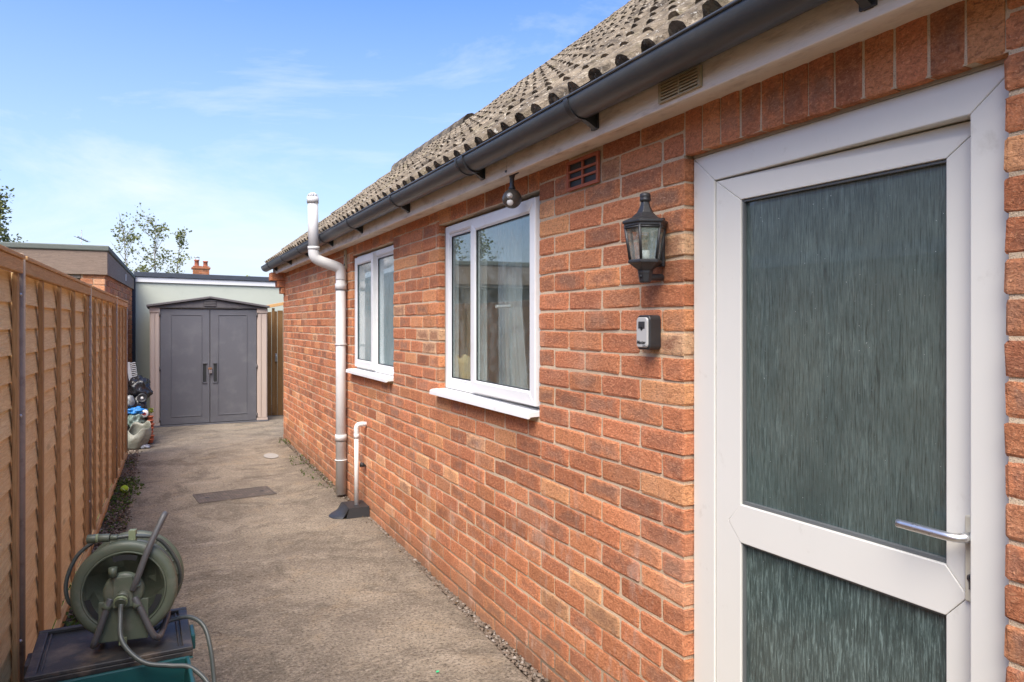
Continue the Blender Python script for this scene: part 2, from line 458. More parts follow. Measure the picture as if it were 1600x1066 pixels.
M['room'] = mat_simple('room_plaster', (.78, .80, .77), (.74, .76, .73), .9, 3)
M['room_dark'] = mat_simple('room_floor', (.20, .17, .14), rough=.7)
M['curtain'] = mat_simple('sheer_curtain', (.72, .74, .73), rough=.9)
M['basket'] = mat_simple('cream_wicker', (.72, .56, .32), (.55, .40, .2), .8, 60, .003, 150)
M['lockbox_silver'] = mat_simple('silver_paint', (.45, .445, .43), (.41, .405, .39), .4, 20)
M['bulb'] = mat_glass_clear('bulb_glass', (.97, .97, .97), .10, .03)
M['green_speck'] = mat_simple('green_plastic_scrap', (.03, .55, .22), rough=.5)

# ------------------------------------------------------------------ mesh builder
class MB:
    def __init__(s):
        s.v = []; s.f = []; s.mi = []; s.uv = []; s.rn = []; s.sm = []
    def add(s, vs, fs, mi=0, uvs=None, rn=0.0, smooth=False):
        o = len(s.v)
        s.v += [tuple(v) for v in vs]
        for f in fs:
            s.f.append(tuple(i + o for i in f)); s.mi.append(mi); s.rn.append(rn); s.sm.append(smooth)
        if uvs is not None:
            s.uv += uvs
        else:
            s.uv += [(0, 0)] * len(vs)
    def box(s, x0, x1, y0, y1, z0, z1, mi=0, rn=0.0):
        if x0 > x1: x0, x1 = x1, x0
        if y0 > y1: y0, y1 = y1, y0
        if z0 > z1: z0, z1 = z1, z0
        s.add([(x0, y0, z0), (x1, y0, z0), (x1, y1, z0), (x0, y1, z0), (x0, y0, z1), (x1, y0, z1), (x1, y1, z1), (x0, y1, z1)],
              [(0, 3, 2, 1), (4, 5, 6, 7), (0, 1, 5, 4), (1, 2, 6, 5), (2, 3, 7, 6), (3, 0, 4, 7)], mi, None, rn)
        return s
    def hexa(s, p, mi=0, rn=0.0):
        s.add(p, [(0, 3, 2, 1), (4, 5, 6, 7), (0, 1, 5, 4), (1, 2, 6, 5), (2, 3, 7, 6), (3, 0, 4, 7)], mi, None, rn)
        return s
    def tube(s, pts, r, n=12, mi=0, closed=False, caps=True, rn=0.0):
        pts = [Vector(p) for p in pts]
        rr = r if isinstance(r, (list, tuple)) else [r] * len(pts)
        vs = []; N = len(pts)
        prev = None
        for i, p in enumerate(pts):
            if closed: t = (pts[(i + 1) % N] - pts[i - 1])
            else: t = pts[min(i + 1, N - 1)] - pts[max(i - 1, 0)]
            t.normalize()
            if prev is None:
                a = Vector((0, 0, 1)) if abs(t.z) < .9 else Vector((1, 0, 0))
                u = t.cross(a).normalized()
            else:
                u = (prev - t * prev.dot(t)).normalized()
            prev = u
            w = t.cross(u)
            for k in range(n):
                an = 2 * PI * k / n
                vs.append(p + (u * math.cos(an) + w * math.sin(an)) * rr[i])
        fs = []
        for i in range(N if closed else N - 1):
            j = (i + 1) % N
            for k in range(n):
                k2 = (k + 1) % n
                fs.append((i * n + k, i * n + k2, j * n + k2, j * n + k))
        s.add(vs, fs, mi, None, rn, True)
        if caps and not closed:
            o = len(s.v) - len(vs)
            s.f.append(tuple(o + k for k in reversed(range(n)))); s.mi.append(mi); s.rn.append(rn); s.sm.append(False)
            s.f.append(tuple(o + (N - 1) * n + k for k in range(n))); s.mi.append(mi); s.rn.append(rn); s.sm.append(False)
        return s
    def lathe(s, prof, n=24, mi=0, mat=None, smooth=True, ph=0.0, rn=0.0):
        """prof: (radius, z) list, around local Z, then placed by matrix"""
        vs = []; fs = []
        for (r, z) in prof:
            for k in range(n):
                a = 2 * PI * k / n + ph
                vs.append(Vector((r * math.cos(a), r * math.sin(a), z)))
        for i in range(len(prof) - 1):
            for k in range(n):
                k2 = (k + 1) % n
                fs.append((i * n + k, i * n + k2, (i + 1) * n + k2, (i + 1) * n + k))
        if mat is not None: vs = [mat @ v for v in vs]
        if prof[0][0] > 1e-4: fs.append(tuple(reversed(range(n))))
        if prof[-1][0] > 1e-4: fs.append(tuple((len(prof) - 1) * n + k for k in range(n)))
        s.add(vs, fs, mi, None, rn, smooth)
        return s
    def mesh(s, name, mats):
        me = bpy.data.meshes.new(name)
        me.from_pydata(s.v, [], s.f)
        if not isinstance(mats, (list, tuple)): mats = [mats]
        for m in mats: me.materials.append(m)
        me.polygons.foreach_set('material_index', s.mi)
        me.polygons.foreach_set('use_smooth', s.sm)
        if any(u != (0, 0) for u in s.uv):
            ul = me.uv_layers.new(name='UVMap')
            li = [0] * len(me.loops); me.loops.foreach_get('vertex_index', li)
            flat = []
            for i in li: flat += [s.uv[i][0], s.uv[i][1]]
            ul.data.foreach_set('uv', flat)
        if any(s.rn):
            at = me.attributes.new('rnd', 'FLOAT', 'FACE')
            at.data.foreach_set('value', s.rn)
        me.update()
        return me

def obj(name, mb, mats, parent=None, bevel=0.0, kind=None, segs=2):
    me = mb.mesh(name, mats) if isinstance(mb, MB) else mb
    o = bpy.data.objects.new(name, me)
    col.objects.link(o)
    if parent: o.parent = parent
    if bevel:
        b = o.modifiers.new('bevel', 'BEVEL'); b.width = bevel; b.segments = segs; b.limit_method = 'ANGLE'; b.angle_limit = R(40)
    if kind: o['kind'] = kind
    return o

def empty(name, label, cat, group=None, loc=(0, 0, 0)):
    o = bpy.data.objects.new(name, None); col.objects.link(o)
    o.empty_display_size = .1
    o.location = loc
    o['label'] = label; o['category'] = cat
    if group: o['group'] = group
    return o
def tag(o, label, cat, group=None):
    o['label'] = label; o['category'] = cat
    if group: o['group'] = group
    return o
def bx(name, a, mat, parent=None, bevel=0.0, kind=None):
    return obj(name, MB().box(*a), mat, parent, bevel, kind)
def arc(c, r, a0, a1, n, plane='xz'):
    out = []
    for i in range(n + 1):
        a = a0 + (a1 - a0) * i / n
        if plane == 'xz': out.append((c[0] + r * math.cos(a), c[1], c[2] + r * math.sin(a)))
        elif plane == 'yz': out.append((c[0], c[1] + r * math.cos(a), c[2] + r * math.sin(a)))
        else: out.append((c[0] + r * math.cos(a), c[1] + r * math.sin(a), c[2]))
    return out
def smooth_path(pts, n=8):
    P = [Vector(p) for p in pts]
    P = [P[0]] + P + [P[-1]]
    out = []
    for i in range(1, len(P) - 2):
        for k in range(n):
            t = k / n
            a, b, c, d = P[i - 1], P[i], P[i + 1], P[i + 2]
            out.append(0.5 * ((2 * b) + (-a + c) * t + (2 * a - 5 * b + 4 * c - d) * t * t + (-a + 3 * b - 3 * c + d) * t ** 3))
    out.append(P[-2])
    return out

# ------------------------------------------------------------------ ground
g = MB()
g.add([(-150, -150, -.05), (150, -150, -.05), (150, 150, -.05), (-150, 150, -.05)], [(0, 1, 2, 3)])
obj('ground', g, M['lawn'], kind='structure')
so = MB()
for (x0, x1) in ((-.62, -.16), (1.28, 1.45)):
    ny = 160; nx = 6
    vs = []; fs = []
    for j in range(ny + 1):
        for i in range(nx + 1):
            y = -2.0 + 13.0 * j / ny; x = x0 + (x1 - x0) * i / nx
            vs.append((x, y, -.022 + .016 * mnoise.noise((x * 14, y * 9, 0))))
    for j in range(ny):
        for i in range(nx):
            a = j * (nx + 1) + i
            fs.append((a, a + 1, a + nx + 2, a + nx + 1))
    so.add(vs, fs, 0, None, 0, True)
obj('soil', so, M['soil'], kind='structure')

def path_right(y):
    if y < 5.25: b = 1.338 + .052 * max(0, min(1, (y - 2.6) / 2.7))
    else: b = 1.385 - .03 * min(1, (y - 5.25) / .8)
    return b + .010 * mnoise.noise((0, y * 3.1, 0)) + .007 * mnoise.noise((3, y * 14, 0))
def path_left(y):
    return -.205 + .012 * mnoise.noise((7, y * 2.2, 0)) + .008 * mnoise.noise((9, y * 11, 0))
pm = MB(); vs = []; fs = []
ys = [-2.0 + i * .04 for i in range(int(15.2 / .04) + 1)]
for y in ys:
    a, b = path_left(y), path_right(y)
    if y > 9.35: b = 2.2
    if y > 10.6: a = -.36
    def hz(x, yy): return .004 * mnoise.noise((x * 1.3, yy * 1.1, 5)) + .0015 * mnoise.noise((x * 9, yy * 8, 1))
    row = [a, a + .012, a + .25, (a + b) / 2, b - .25, b - .012, b]
    for k, x in enumerate(row):
        z = hz(x, y) - (.010 if k in (0, 6) else 0)
        vs.append((x, y, z))
    vs.append((b, y, -.08)); vs.append((a, y, -.08))
for j in range(len(ys) - 1):
    o = j * 9
    for i in range(6): fs.append((o + i, o + i + 1, o + i + 10, o + i + 9))
    fs.append((o + 6, o + 7, o + 16, o + 15)); fs.append((o + 8, o, o + 9, o + 17))
pm.add(vs, fs, 0, None, 0, True)
obj('path', pm, M['concrete'], kind='structure')

# stones in the gap between path and wall, and along the fence
def stone(mb, x, y, z, r, rn):
    pts = []
    for d in ((1, 0, 0), (-1, 0, 0), (0, 1, 0), (0, -1, 0), (0, 0, 1), (0, 0, -1)):
        k = r * random.uniform(.65, 1.25)
        pts.append((x + d[0] * k, y + d[1] * k * 1.2, z + d[2] * k * .65))
    mb.add(pts, [(0, 2, 4), (2, 1, 4), (1, 3, 4), (3, 0, 4), (2, 0, 5), (1, 2, 5), (3, 1, 5), (0, 3, 5)], 0, None, rn)
st = MB()
for i in range(3600):
    y = random.uniform(.3, 5.3); b = path_right(y)
    x = random.uniform(b - .004, 1.398)
    stone(st, x, y, -.016 + random.uniform(0, .012), random.choice([.003, .005, .006, .008, .012]), random.random())
for i in range(900):
    y = random.uniform(5.5, 9.3)
    stone(st, random.uniform(1.35, 1.398), y, -.004, random.choice([.004, .006, .009]), random.random())
for i in range(3600):
    y = random.uniform(2.7, 9.4)
    x = random.uniform(-.40 + .02 * (y - 4), -.19)
    stone(st, x, y, -.010 + random.uniform(-.004, .008), random.choice([.004, .006, .009, .014]), random.random())
def mat_gravel():
    m = MT('loose_gravel'); at = m.n('ShaderNodeAttribute'); at.attribute_name = 'rnd'
    c = m.ramp(at.outputs['Fac'], [(0, (.10, .075, .055)), (.35, (.20, .15, .11)), (.6, (.30, .23, .17)), (.8, (.14, .09, .06)), (.93, (.42, .36, .30)), (1, (.5, .45, .4))])
    c = m.mix(m.noise(m.pos(), 60, 4), c, (.11, .085, .065)); m.color(c); m.rough(.95)
    m.bump(m.noise(m.pos(), 300, 3), .003, .6)
    return m.m
M['gravel'] = mat_gravel()
obj('gravel', st, M['gravel'], kind='stuff')

# crumbs and grit lying on the slab
gr = MB()
for i in range(650):
    y = random.uniform(1.9, 9.5); x = random.uniform(-.1, 1.3)
    stone(gr, x, y, .003, random.choice([.0015, .002, .0025, .004]), random.random())
for i in range(26):
    y = random.uniform(2.4, 7); x = random.uniform(.1, 1.3)
    a = random.uniform(0, PI); l = random.uniform(.012, .03)
    gr.tube([(x, y, .006), (x + l * math.cos(a), y + l * math.sin(a), .008), (x + 1.8 * l * math.cos(a + .3), y + 1.8 * l * math.sin(a + .3), .006)], .0014, 5, rn=random.random())
obj('grit', gr, M['gravel'], kind='stuff')

# ------------------------------------------------------------------ bricks
BH, PV = .0655, .0748
_brick_cache = {}
def brick_geo(Ln, H, D, seed, ja=1.0):
    rs = random.Random(seed)
    e = .0065
    cy = [0, e, Ln * .5, Ln - e, Ln] if Ln > .05 else [0, e, Ln * .5, Ln - e, Ln]
    cz = [0, e, H - e, H]
    vs = []; uv = []
    for j, z in enumerate(cz):
        for i, y in enumerate(cy):
            edge = i in (0, 4) or j in (0, 3)
            corner = i in (0, 4) and j in (0, 3)
            x = (.0026 if edge else 0) + (.002 if corner else 0) + rs.uniform(-.0014, .0014) * ja
            yy = y + rs.uniform(-.0022, .0022) * ja * (1 if i != 2 else 3)
            zz = z + rs.uniform(-.0019, .0019) * ja
            if corner:
                yy += (.002 if i == 0 else -.002); zz += (.002 if j == 0 else -.002)
            vs.append((x, yy, zz)); uv.append((max(.001, y / Ln), max(.001, z / H)))
    fs = []
    for j in range(3):
        for i in range(4):
            a = j * 5 + i
            fs.append((a, a + 5, a + 6, a + 1))
    ring = [0, 1, 2, 3, 4, 9, 14, 19, 18, 17, 16, 15, 10, 5]
    o = len(vs)
    for r_ in ring:
        v = vs[r_]; vs.append((D, v[1], v[2])); uv.append((uv[r_][0], uv[r_][1]))
    n = len(ring)
    for i in range(n):
        k = (i + 1) % n
        fs.append((ring[i], ring[k], o + k, o + i))
    return vs, fs, uv
def brick_mesh(Ln, H, D, var, mat):
    key = (round(Ln, 3), round(H, 3), round(D, 3), var, mat.name)
    if key not in _brick_cache:
        vs, fs, uv = brick_geo(Ln, H, D, hash(key[:4]) & 0xffff)
        mb = MB(); mb.add(vs, fs, 0, uv)
        _brick_cache[key] = mb.mesh('brick', mat)
    return _brick_cache[key]

HOUSE = empty('bungalow', 'red brick bungalow on the right with concrete tiled roof and black gutter', 'house', loc=(1.4, 4, 0))
HM = Matrix.Translation((-1.4, -4, 0))
def hp(o):           # parent to the house keeping world coordinates
    o.parent = HOUSE; o.matrix_parent_inverse = HM
    return o
class Holder: pass

DOOR = (.784, 1.681, -.2, 1.915)
WIN2 = (2.586, 3.761, 1.02, 1.962)
WIN1 = (4.622, 5.745, 1.02, 1.962)
Y0, Y1 = -1.2, 9.31
ZB = 1.915
core = MB()
ops = [DOOR, WIN2, WIN1]
g_ = .006
cx0, cx1 = 1.4040, 1.62
edges = [Y0] + [v for o_ in ops for v in (o_[0] - g_, o_[1] + g_)] + [Y1 - .004]
segs = [(Y0, DOOR[0] - g_), (DOOR[1] + g_, WIN2[0] - g_), (WIN2[1] + g_, WIN1[0] - g_), (WIN1[1] + g_, Y1 - .005)]
for (a, b) in segs: core.box(cx0, cx1, a, b, -.15, 2.06)
for o_ in ops:
    core.box(cx0, cx1, o_[0] - g_, o_[1] + g_, o_[3] + g_, 2.06)
    if o_[2] > 0: core.box(cx0, cx1, o_[0] - g_, o_[1] + g_, -.15, o_[2] - g_)
# gable end and far walls
core.box(1.62, 4.6, Y1 - .22, Y1 - .005, -.15, 2.3)
core.box(4.45, 4.6, Y0, 2.5, -.15, 2.2).box(4.45, 4.6, 3.8, Y1 - .22, -.15, 2.2).box(4.45, 4.6, 2.5, 3.8, -.15, .8).box(4.45, 4.6, 2.5, 3.8, 2.0, 2.2)  # unseen opening added in the far wall to let daylight into the room
WALL = hp(obj('wall', core, M['mortar']))
gable = MB()
gable.add([(1.35, 9.3, 2.19), (2.94, 9.3, 3.44), (4.5, 9.3, 2.19), (1.35, 9.1, 2.19), (2.94, 9.1, 3.44), (4.5, 9.1, 2.19)], [(0, 1, 2), (5, 4, 3), (0, 3, 4, 1), (1, 4, 5, 2), (0, 2, 5, 3)])
gable.add([(1.5, 6.8, 2.3), (6.2, 6.8, 6.0), (10.9, 6.8, 2.3), (1.5, 6.6, 2.3), (6.2, 6.6, 6.0), (10.9, 6.6, 2.3)], [(0, 1, 2), (5, 4, 3), (0, 3, 4, 1), (1, 4, 5, 2), (0, 2, 5, 3)])
hp(obj('gable', gable, M['brick_old']))

bricks = []   # (x, y, z, L, H, D, rotation(optional), soldier)
J0 = DOOR[1]
def row_bricks(z, H, y_from, y_to, phase, x=1.4):
    """stretchers between y_from and y_to; phase: first brick from y_from is full (0) or half (1)"""
    out = []
    grid = []
    y = J0 + .1075 + (0 if phase == 1 else .1125)
    joints = []
    n = -60
    while True:
        j = y + n * .225
        if j > y_to + .3: break
        if j > y_from: joints.append(j)
        n += 1
    cur = y_from
    for j in joints + [None]:
        e = (j - .005) if j is not None else None
        if e is None or e > y_to - .045:
            e = y_to
            if e - cur > .02: out.append((cur, e))
            break
        if e - cur < .045 and cur == y_from:   # sliver: swallow
            continue
        out.append((cur, e)); cur = e + .010
    for (a, b) in out: bricks.append((x, a, z, b - a, H, 'st'))
k = 0
z = ZB
rows = []
kk = -1
zt = ZB + PV
while zt > -.14:
    rows.append((kk, zt)); kk += 1; zt -= PV
for (kk, zt) in rows:
    zb = zt - BH - .002
    H = BH
    zm = (zt + zb) / 2
    if kk == -1:
        # head course; the openings take it over
        for (a, b) in ((Y0, DOOR[0] - .004), (DOOR[1] + .006, WIN2[0] - .0), (WIN2[1], WIN1[0]), (WIN1[1], Y1)):
            row_bricks(zb, H, a, b, 1, 1.4)
        continue
    spans = []
    cur = Y0
    for o_ in ops:
        if o_[2] < zm < o_[3]:
            spans.append((cur, o_[0])); cur = o_[1]
    spans.append((cur, Y1))
    for (a, b) in spans: row_bricks(zb, H, a, b, 1 if kk % 2 == 0 else 0)
# thin top course tucked under the soffit
for (a, b) in ((Y0, DOOR[0] - .004), (DOOR[1] + .006, WIN2[0]), (WIN2[1], WIN1[0]), (WIN1[1], Y1)):
    row_bricks(ZB + PV + .006, .056, a, b, 0)
# lintel courses over the windows
for o_ in (WIN2, WIN1):
    row_bricks(o_[3] + .010, .078, o_[0] + .005, o_[1] - .005, 1)
# soldier course over the door
ns = 12
pw = (DOOR[1] - DOOR[0] + .004) / ns
for i in range(ns):
    bricks.append((1.4, DOOR[0] + i * pw, DOOR[3] + .004, pw - .007, .136, 'so'))
random.seed(11)
lst = []
for b in bricks:
    x, y, z, Ln, H, kd = b
    # the air brick takes this spot
    if y < 2.355 and y + Ln > 2.135 and z + H > 1.915 and z < 2.04 and kd == 'st':
        l1 = 2.135 - .006 - y; l2 = y + Ln - 2.361
        if l1 > .03: lst.append((x, y, z, l1, H, kd))
        if l2 > .03: lst.append((x, 2.361, z, l2, H, kd))
        continue
    lst.append(b)
def seen(b):
    x, y, z, Ln, H, kd = b
    d = x * math.sin(THETA) + (y + Ln / 2) * math.cos(THETA)
    if d < .2: return 99
    r_ = (x * math.cos(THETA) - y * math.sin(THETA)) / d
    if r_ > .73: return 99
    v = (1.42 - z - H / 2) / d * 1119 + 506
    if v < -20 or v > 1090: return 99
    return d
lst.sort(key=seen)
nb = 0
stuffb = MB()
for b in lst:
    x, y, z, Ln, H, kd = b
    jx = random.uniform(-.0018, .0018)
    if nb < 300 and seen(b) < 50:
        q = round(Ln / .005) * .005
        me = brick_mesh(q, H, .10, random.randint(0, 9) if q > .2 and H == BH else random.randint(0, 2), M['brick'])
        o = bpy.data.objects.new('brick', me); col.objects.link(o)
        o.parent = WALL
        o.location = (x + jx, y + (Ln - q) / 2, z + random.uniform(-.001, .001))
        o.rotation_euler = (random.uniform(-.006, .006), 0, random.uniform(-.004, .004))
        nb += 1
    else:
        vs, fs, uv = brick_geo(Ln, H, .10, random.randint(0, 9999))
        stuffb.add([(v[0] + x + jx, v[1] + y, v[2] + z) for v in vs], fs, 0, uv, random.uniform(.001, .999))
o = obj('brickwork', stuffb, M['brick'], WALL, kind='stuff')
# corbelled bricks carrying the end of the eaves
for (x0, z0, z1) in ((1.236, 1.952, 2.05), (1.31, 1.872, 1.946), (1.356, 1.795, 1.866)):
    vs, fs, uv = brick_geo(1.43 - x0, z1 - z0, .2, random.randint(0, 999))
    mb = MB(); mb.add([(v[1] + x0, 9.17 + v[0], v[2] + z0) for v in vs], [tuple(reversed(f)) for f in fs], 0, uv)
    obj('corbel', mb, M['brick'], WALL)
# mortar smear at the right jamb of the door
# room shells behind the openings
rm = MB()
def room(y0, y1):
    x0, x1, z0, z1 = 1.625, 4.3, 0.02, 2.12
    vs = [(x0, y0, z0), (x1, y0, z0), (x1, y1, z0), (x0, y1, z0), (x0, y0, z1), (x1, y0, z1), (x1, y1, z1), (x0, y1, z1)]
    rm.add(vs, [(4, 7, 6, 5), (0, 4, 5, 1), (2, 6, 7, 3)], 0)
    for q in ([(y0, y1, z0, z1)] if y0 != 2.1 else [(y0, 2.5, z0, z1), (3.8, y1, z0, z1), (2.5, 3.8, z0, .8), (2.5, 3.8, 2.0, z1)]):  # middle room's back wall is left open to match, added to brighten it
        rm.add([(x1, q[0], q[2]), (x1, q[1], q[2]), (x1, q[1], q[3]), (x1, q[0], q[3])], [(0, 1, 2, 3)], 0)
    rm.add(vs, [(0, 1, 2, 3)], 1)
room(.2, 2.0); room(2.1, 4.2); room(4.3, 6.4)
hp(obj('interior_wall', rm, [M['room'], M['room_dark']]))

# air brick
ab = MB()
ab.box(1.392, 1.4018, 2.135, 2.355, 1.921, 1.933).box(1.392, 1.4018, 2.135, 2.355, 2.021, 2.033)
ab.box(1.392, 1.4018, 2.135, 2.149, 1.933, 2.021).box(1.392, 1.4018, 2.341, 2.355, 1.933, 2.021)
for i in (1, 2): ab.box(1.394, 1.4018, 2.149, 2.341, 1.933 + i * .0293 - .004, 1.933 + i * .0293 + .004)
ab.box(1.3935, 1.4018, 2.241, 2.249, 1.933, 2.021)
ab.box(1.4022, 1.4036, 2.136, 2.354, 1.922, 2.032, 1)  # black plate stands in for the shade of the hollow behind the holes
hp(obj('air_brick', ab, [M['terracotta'], M['seal']], bevel=.0012))

# ------------------------------------------------------------------ windows
def mitre_frame(y0, y1, z0, z1, w, x0, x1, prof=.006):
    """picture frame with mitred corners; outward face at x0, chamfer towards glass"""
    mb = MB()
    O = [(y0, z0), (y1, z0), (y1, z1), (y0, z1)]
    I = [(y0 + w, z0 + w), (y1 - w, z0 + w), (y1 - w, z1 - w), (y0 + w, z1 - w)]
    e = .0004
    for k in range(4):
        a, b = O[k], O[(k + 1) % 4]; c, d = I[(k + 1) % 4], I[k]
        # pull apart by a hair at the mitres
        def P(pt, x): return (x, pt[0], pt[1])
        ax = Vector((b[0] - a[0], b[1] - a[1])).normalized() * e
        a = (a[0] + ax.x, a[1] + ax.y); b = (b[0] - ax.x, b[1] - ax.y)
        c = (c[0] - ax.x, c[1] - ax.y); d = (d[0] + ax.x, d[1] + ax.y)
        # inner bevelled lip
        inv = (Vector((a[0] + b[0], a[1] + b[1])) - Vector((c[0] + d[0], c[1] + d[1]))).normalized()
        c2 = (c[0] + inv.x * prof * 1.6, c[1] + inv.y * prof * 1.6); d2 = (d[0] + inv.x * prof * 1.6, d[1] + inv.y * prof * 1.6)
        a2 = (a[0] - inv.x * .003, a[1] - inv.y * .003); b2 = (b[0] - inv.x * .003, b[1] - inv.y * .003)
        vs = [P(a, x0 + .003), P(b, x0 + .003), P(b2, x0), P(a2, x0), P(c2, x0), P(d2, x0), P(c, x0 + prof), P(d, x0 + prof),
              P(a, x1), P(b, x1), P(c, x1), P(d, x1)]
        mb.add(vs, [(0, 3, 2, 1), (3, 5, 4, 2), (5, 7, 6, 4), (7, 11, 10, 6), (8, 9, 10, 11), (0, 1, 9, 8), (0, 8, 11, 7, 5, 3), (1, 2, 4, 6, 10, 9)])
    return mb

def window(name, op, ymid, glass, opener, label):
    W = bpy.data.objects.new(name, None); col.objects.link(W); hp(W)
    W['label'] = label
    y0, y1, z0, z1 = op[0] + .004, op[1] - .030, 1.066, op[3] - .006
    X = 1.430
    obj('frame', mitre_frame(y0, y1, z0, z1, .044, X, X + .06), M['upvc'], W)
    bx('mullion', (X + .002, X + .058, ymid - .018, ymid + .018, z0 + .045, z1 - .045), M['upvc'], W, .003)
    bx('jamb_seal', (X + .006, X + .05, y1 + .0005, op[1] + .001, z0, z1), M['caulk'], W, .002)
    for (a, b, is_op) in ((y0 + .044, ymid - .018, opener == 'right'), (ymid + .018, y1 - .044, opener == 'left')):
        if is_op:
            S = bpy.data.objects.new('sash', (mitre_frame(a - .034, b + .030, z0 + .014, z1 - .014, .058, 0, .028)).mesh('sash', [M['upvc']]))
            col.objects.link(S); S.parent = W
            S.location = (X - .022, 0, 0)
            if name == 'window' and opener == 'right':
                hy = b + .030
                SM = Mx = Matrix.Translation((X - .022, hy, 0)) @ Matrix.Rotation(R(-1.6), 4, 'Z') @ Matrix.Translation((0, -hy, 0))
                S.matrix_local = Mx
            # glass sits in the sash, so it shares the sash transform
            gmb = MB().box(.016, .020, a - .034 + .060, b + .030 - .060, z0 + .074, z1 - .074)
            gsk = MB()
            ga, gb, gz0, gz1 = a - .034 + .056, b + .030 - .056, z0 + .070, z1 - .070
            for bb in ((ga, gb, gz0, gz0 + .006), (ga, gb, gz1 - .006, gz1), (ga, ga + .006, gz0 + .006, gz1 - .006), (gb - .006, gb, gz0 + .006, gz1 - .006)):
                gsk.box(.009, .015, *bb)
            for nm, mbb, mt in (('pane', gmb, glass), ('gasket', gsk, M['seal'])):
                q = obj(nm, mbb, mt, W); q.matrix_local = SM if (name == 'window' and opener == 'right') else Matrix.Translation((X - .022, 0, 0))
        else:
            bead = mitre_frame(a, b, z0 + .044, z1 - .044, .014, X + .010, X + .03, .004)
            obj('bead', bead, M['upvc'], W)
            gsk = MB()
            ga, gb, gz0, gz1 = a + .0145, b - .0145, z0 + .0585, z1 - .0585
            for bb in ((ga, gb, gz0, gz0 + .005), (ga, gb, gz1 - .005, gz1), (ga, ga + .005, gz0 + .005, gz1 - .005), (gb - .005, gb, gz0 + .005, gz1 - .005)):
                gsk.box(X + .013, X + .019, *bb)
            obj('gasket', gsk, M['seal'], W)
            obj('pane', MB().box(X + .02, X + .024, ga, gb, gz0, gz1), glass, W)
    # sill
    sy0, sy1 = op[0] + .004, op[1] + .010
    sm = MB()
    xs = [(1.47, 1.064), (1.366, 1.058), (1.350, 1.052), (1.348, 1.030), (1.358, 1.030), (1.364, 1.036), (1.47, 1.040)]
    vs = [(a, sy0, b) for a, b in xs] + [(a, op[1] - .002, b) for a, b in xs]
    n = len(xs)
    fs = [tuple(range(n)), tuple(reversed(range(n, 2 * n)))] + [(i, i + n, (i + 1) % n + n, (i + 1) % n) for i in range(n)]
    sm.add(vs, fs)
    # horn of the sill past the opening
    xs2 = [(1.397, 1.0605), (1.366, 1.058), (1.350, 1.052), (1.348, 1.030), (1.358, 1.030), (1.364, 1.036), (1.397, 1.038)]
    vs = [(a, op[1] - .0015, b) for a, b in xs2] + [(a, sy1, b) for a, b in xs2]
    sm.add(vs, fs)
    obj('sill', sm, M['upvc'], W, .0015)
    bx('mortar_bed', (1.404, 1.47, op[0] - .003, op[1] + .003, op[2] - .006, 1.0395), M['mortar'], W)
    return W
window('window', WIN2, 3.316, M['glass_clear'], 'right', 'nearer clear glazed window with its right sash ajar')
w1 = window('window', WIN1, 5.178, M['glass_bath'], 'left', 'farther window with frosted teal glass')
# inner furniture of the nearer window
cur = MB(); vs = []; fs = []
nn = 60
for i in range(nn + 1):
    t = i / nn
    y = 3.22 + t * .26; x = 1.64 + .018 * math.sin(t * 40)
    for z_ in (1.05, 1.5, 1.98):
        vs.append((x + .004 * math.sin(t * 90 + z_), y - (.07 * (1 - t)) * (z_ < 1.2), z_))
for i in range(nn):
    for j in range(2):
        a = i * 3 + j; fs.append((a, a + 3, a + 4, a + 1))
cur.add(vs, fs, 0, None, 0, True)
co = obj('curtain', cur, M['curtain']); sd = co.modifiers.new('thick', 'SOLIDIFY'); sd.thickness = .002
tag(co, 'white gathered curtain hanging behind the nearer window', 'curtain')
bs = MB()
prof = [(.024, 0), (.040, .02), (.050, .07), (.054, .12), (.062, .165), (.058, .163), (.050, .12), (.046, .07), (.036, .026), (.0, .012)]
bs.lathe(prof, 28, mat=Matrix.Translation((1.535, 3.655, 1.075)))
bs.v = [(v[0], v[1], v[2] + (.012 * math.sin(math.atan2(v[1] - 3.655, v[0] - 1.535) * 5) if v[2] > 1.2 else 0)) for v in bs.v]
tag(obj('wicker_basket', bs, M['basket'], bevel=0), 'cream scalloped basket standing on the inner sill of the nearer window', 'basket')
ish = bx('inner_sill', (1.492, 1.70, WIN2[0] - .0, WIN2[1], 1.045, 1.072), M['upvc'], None); hp(ish)
hn = MB(); hn.tube([(1.50, 3.22, 1.505), (1.52, 3.22, 1.505), (1.524, 3.20, 1.505), (1.524, 3.09, 1.505)], .008, 8)
ho = obj('window_catch', hn, M['upvc'], None, 0); hp(ho)

# ------------------------------------------------------------------ door
D = bpy.data.objects.new('door', None); col.objects.link(D); hp(D)
D['label'] = 'white plastic door with two obscured glass panels'
DX = 1.433
fr = MB()
y0, y1, zt = .770, 1.678, 1.911
W_ = .089
def slab(mb, poly, x0, x1):
    n = len(poly)
    vs = [(x0, a, b) for a, b in poly] + [(x1, a, b) for a, b in poly]
    mb.add(vs, [tuple(reversed(range(n))), tuple(range(n, 2 * n))] + [(i, (i + 1) % n, (i + 1) % n + n, i + n) for i in range(n)])
zi = 1.832
j1 = MB(); slab(j1, [(1.589, 0), (y1, 0), (y1, zt), (1.589, zi)], DX, DX + .07)
j2 = MB(); slab(j2, [(y0, 0), (.866, 0), (.866, zi), (y0, zt)], DX, DX + .07)
j3 = MB(); slab(j3, [(.8664, zi + .0004), (1.5886, zi + .0004), (y1, zt + .0008), (y0, zt + .0008)], DX, DX + .07)
for nm, mb in (('jamb', j1), ('jamb', j2), ('frame_head', j3)): obj(nm, mb, M['upvc_door'], D, .0025)
bx('head_seal', (DX - .004, DX + .05, .79, 1.675, 1.9122, 1.9205), M['caulk'], D, .001)
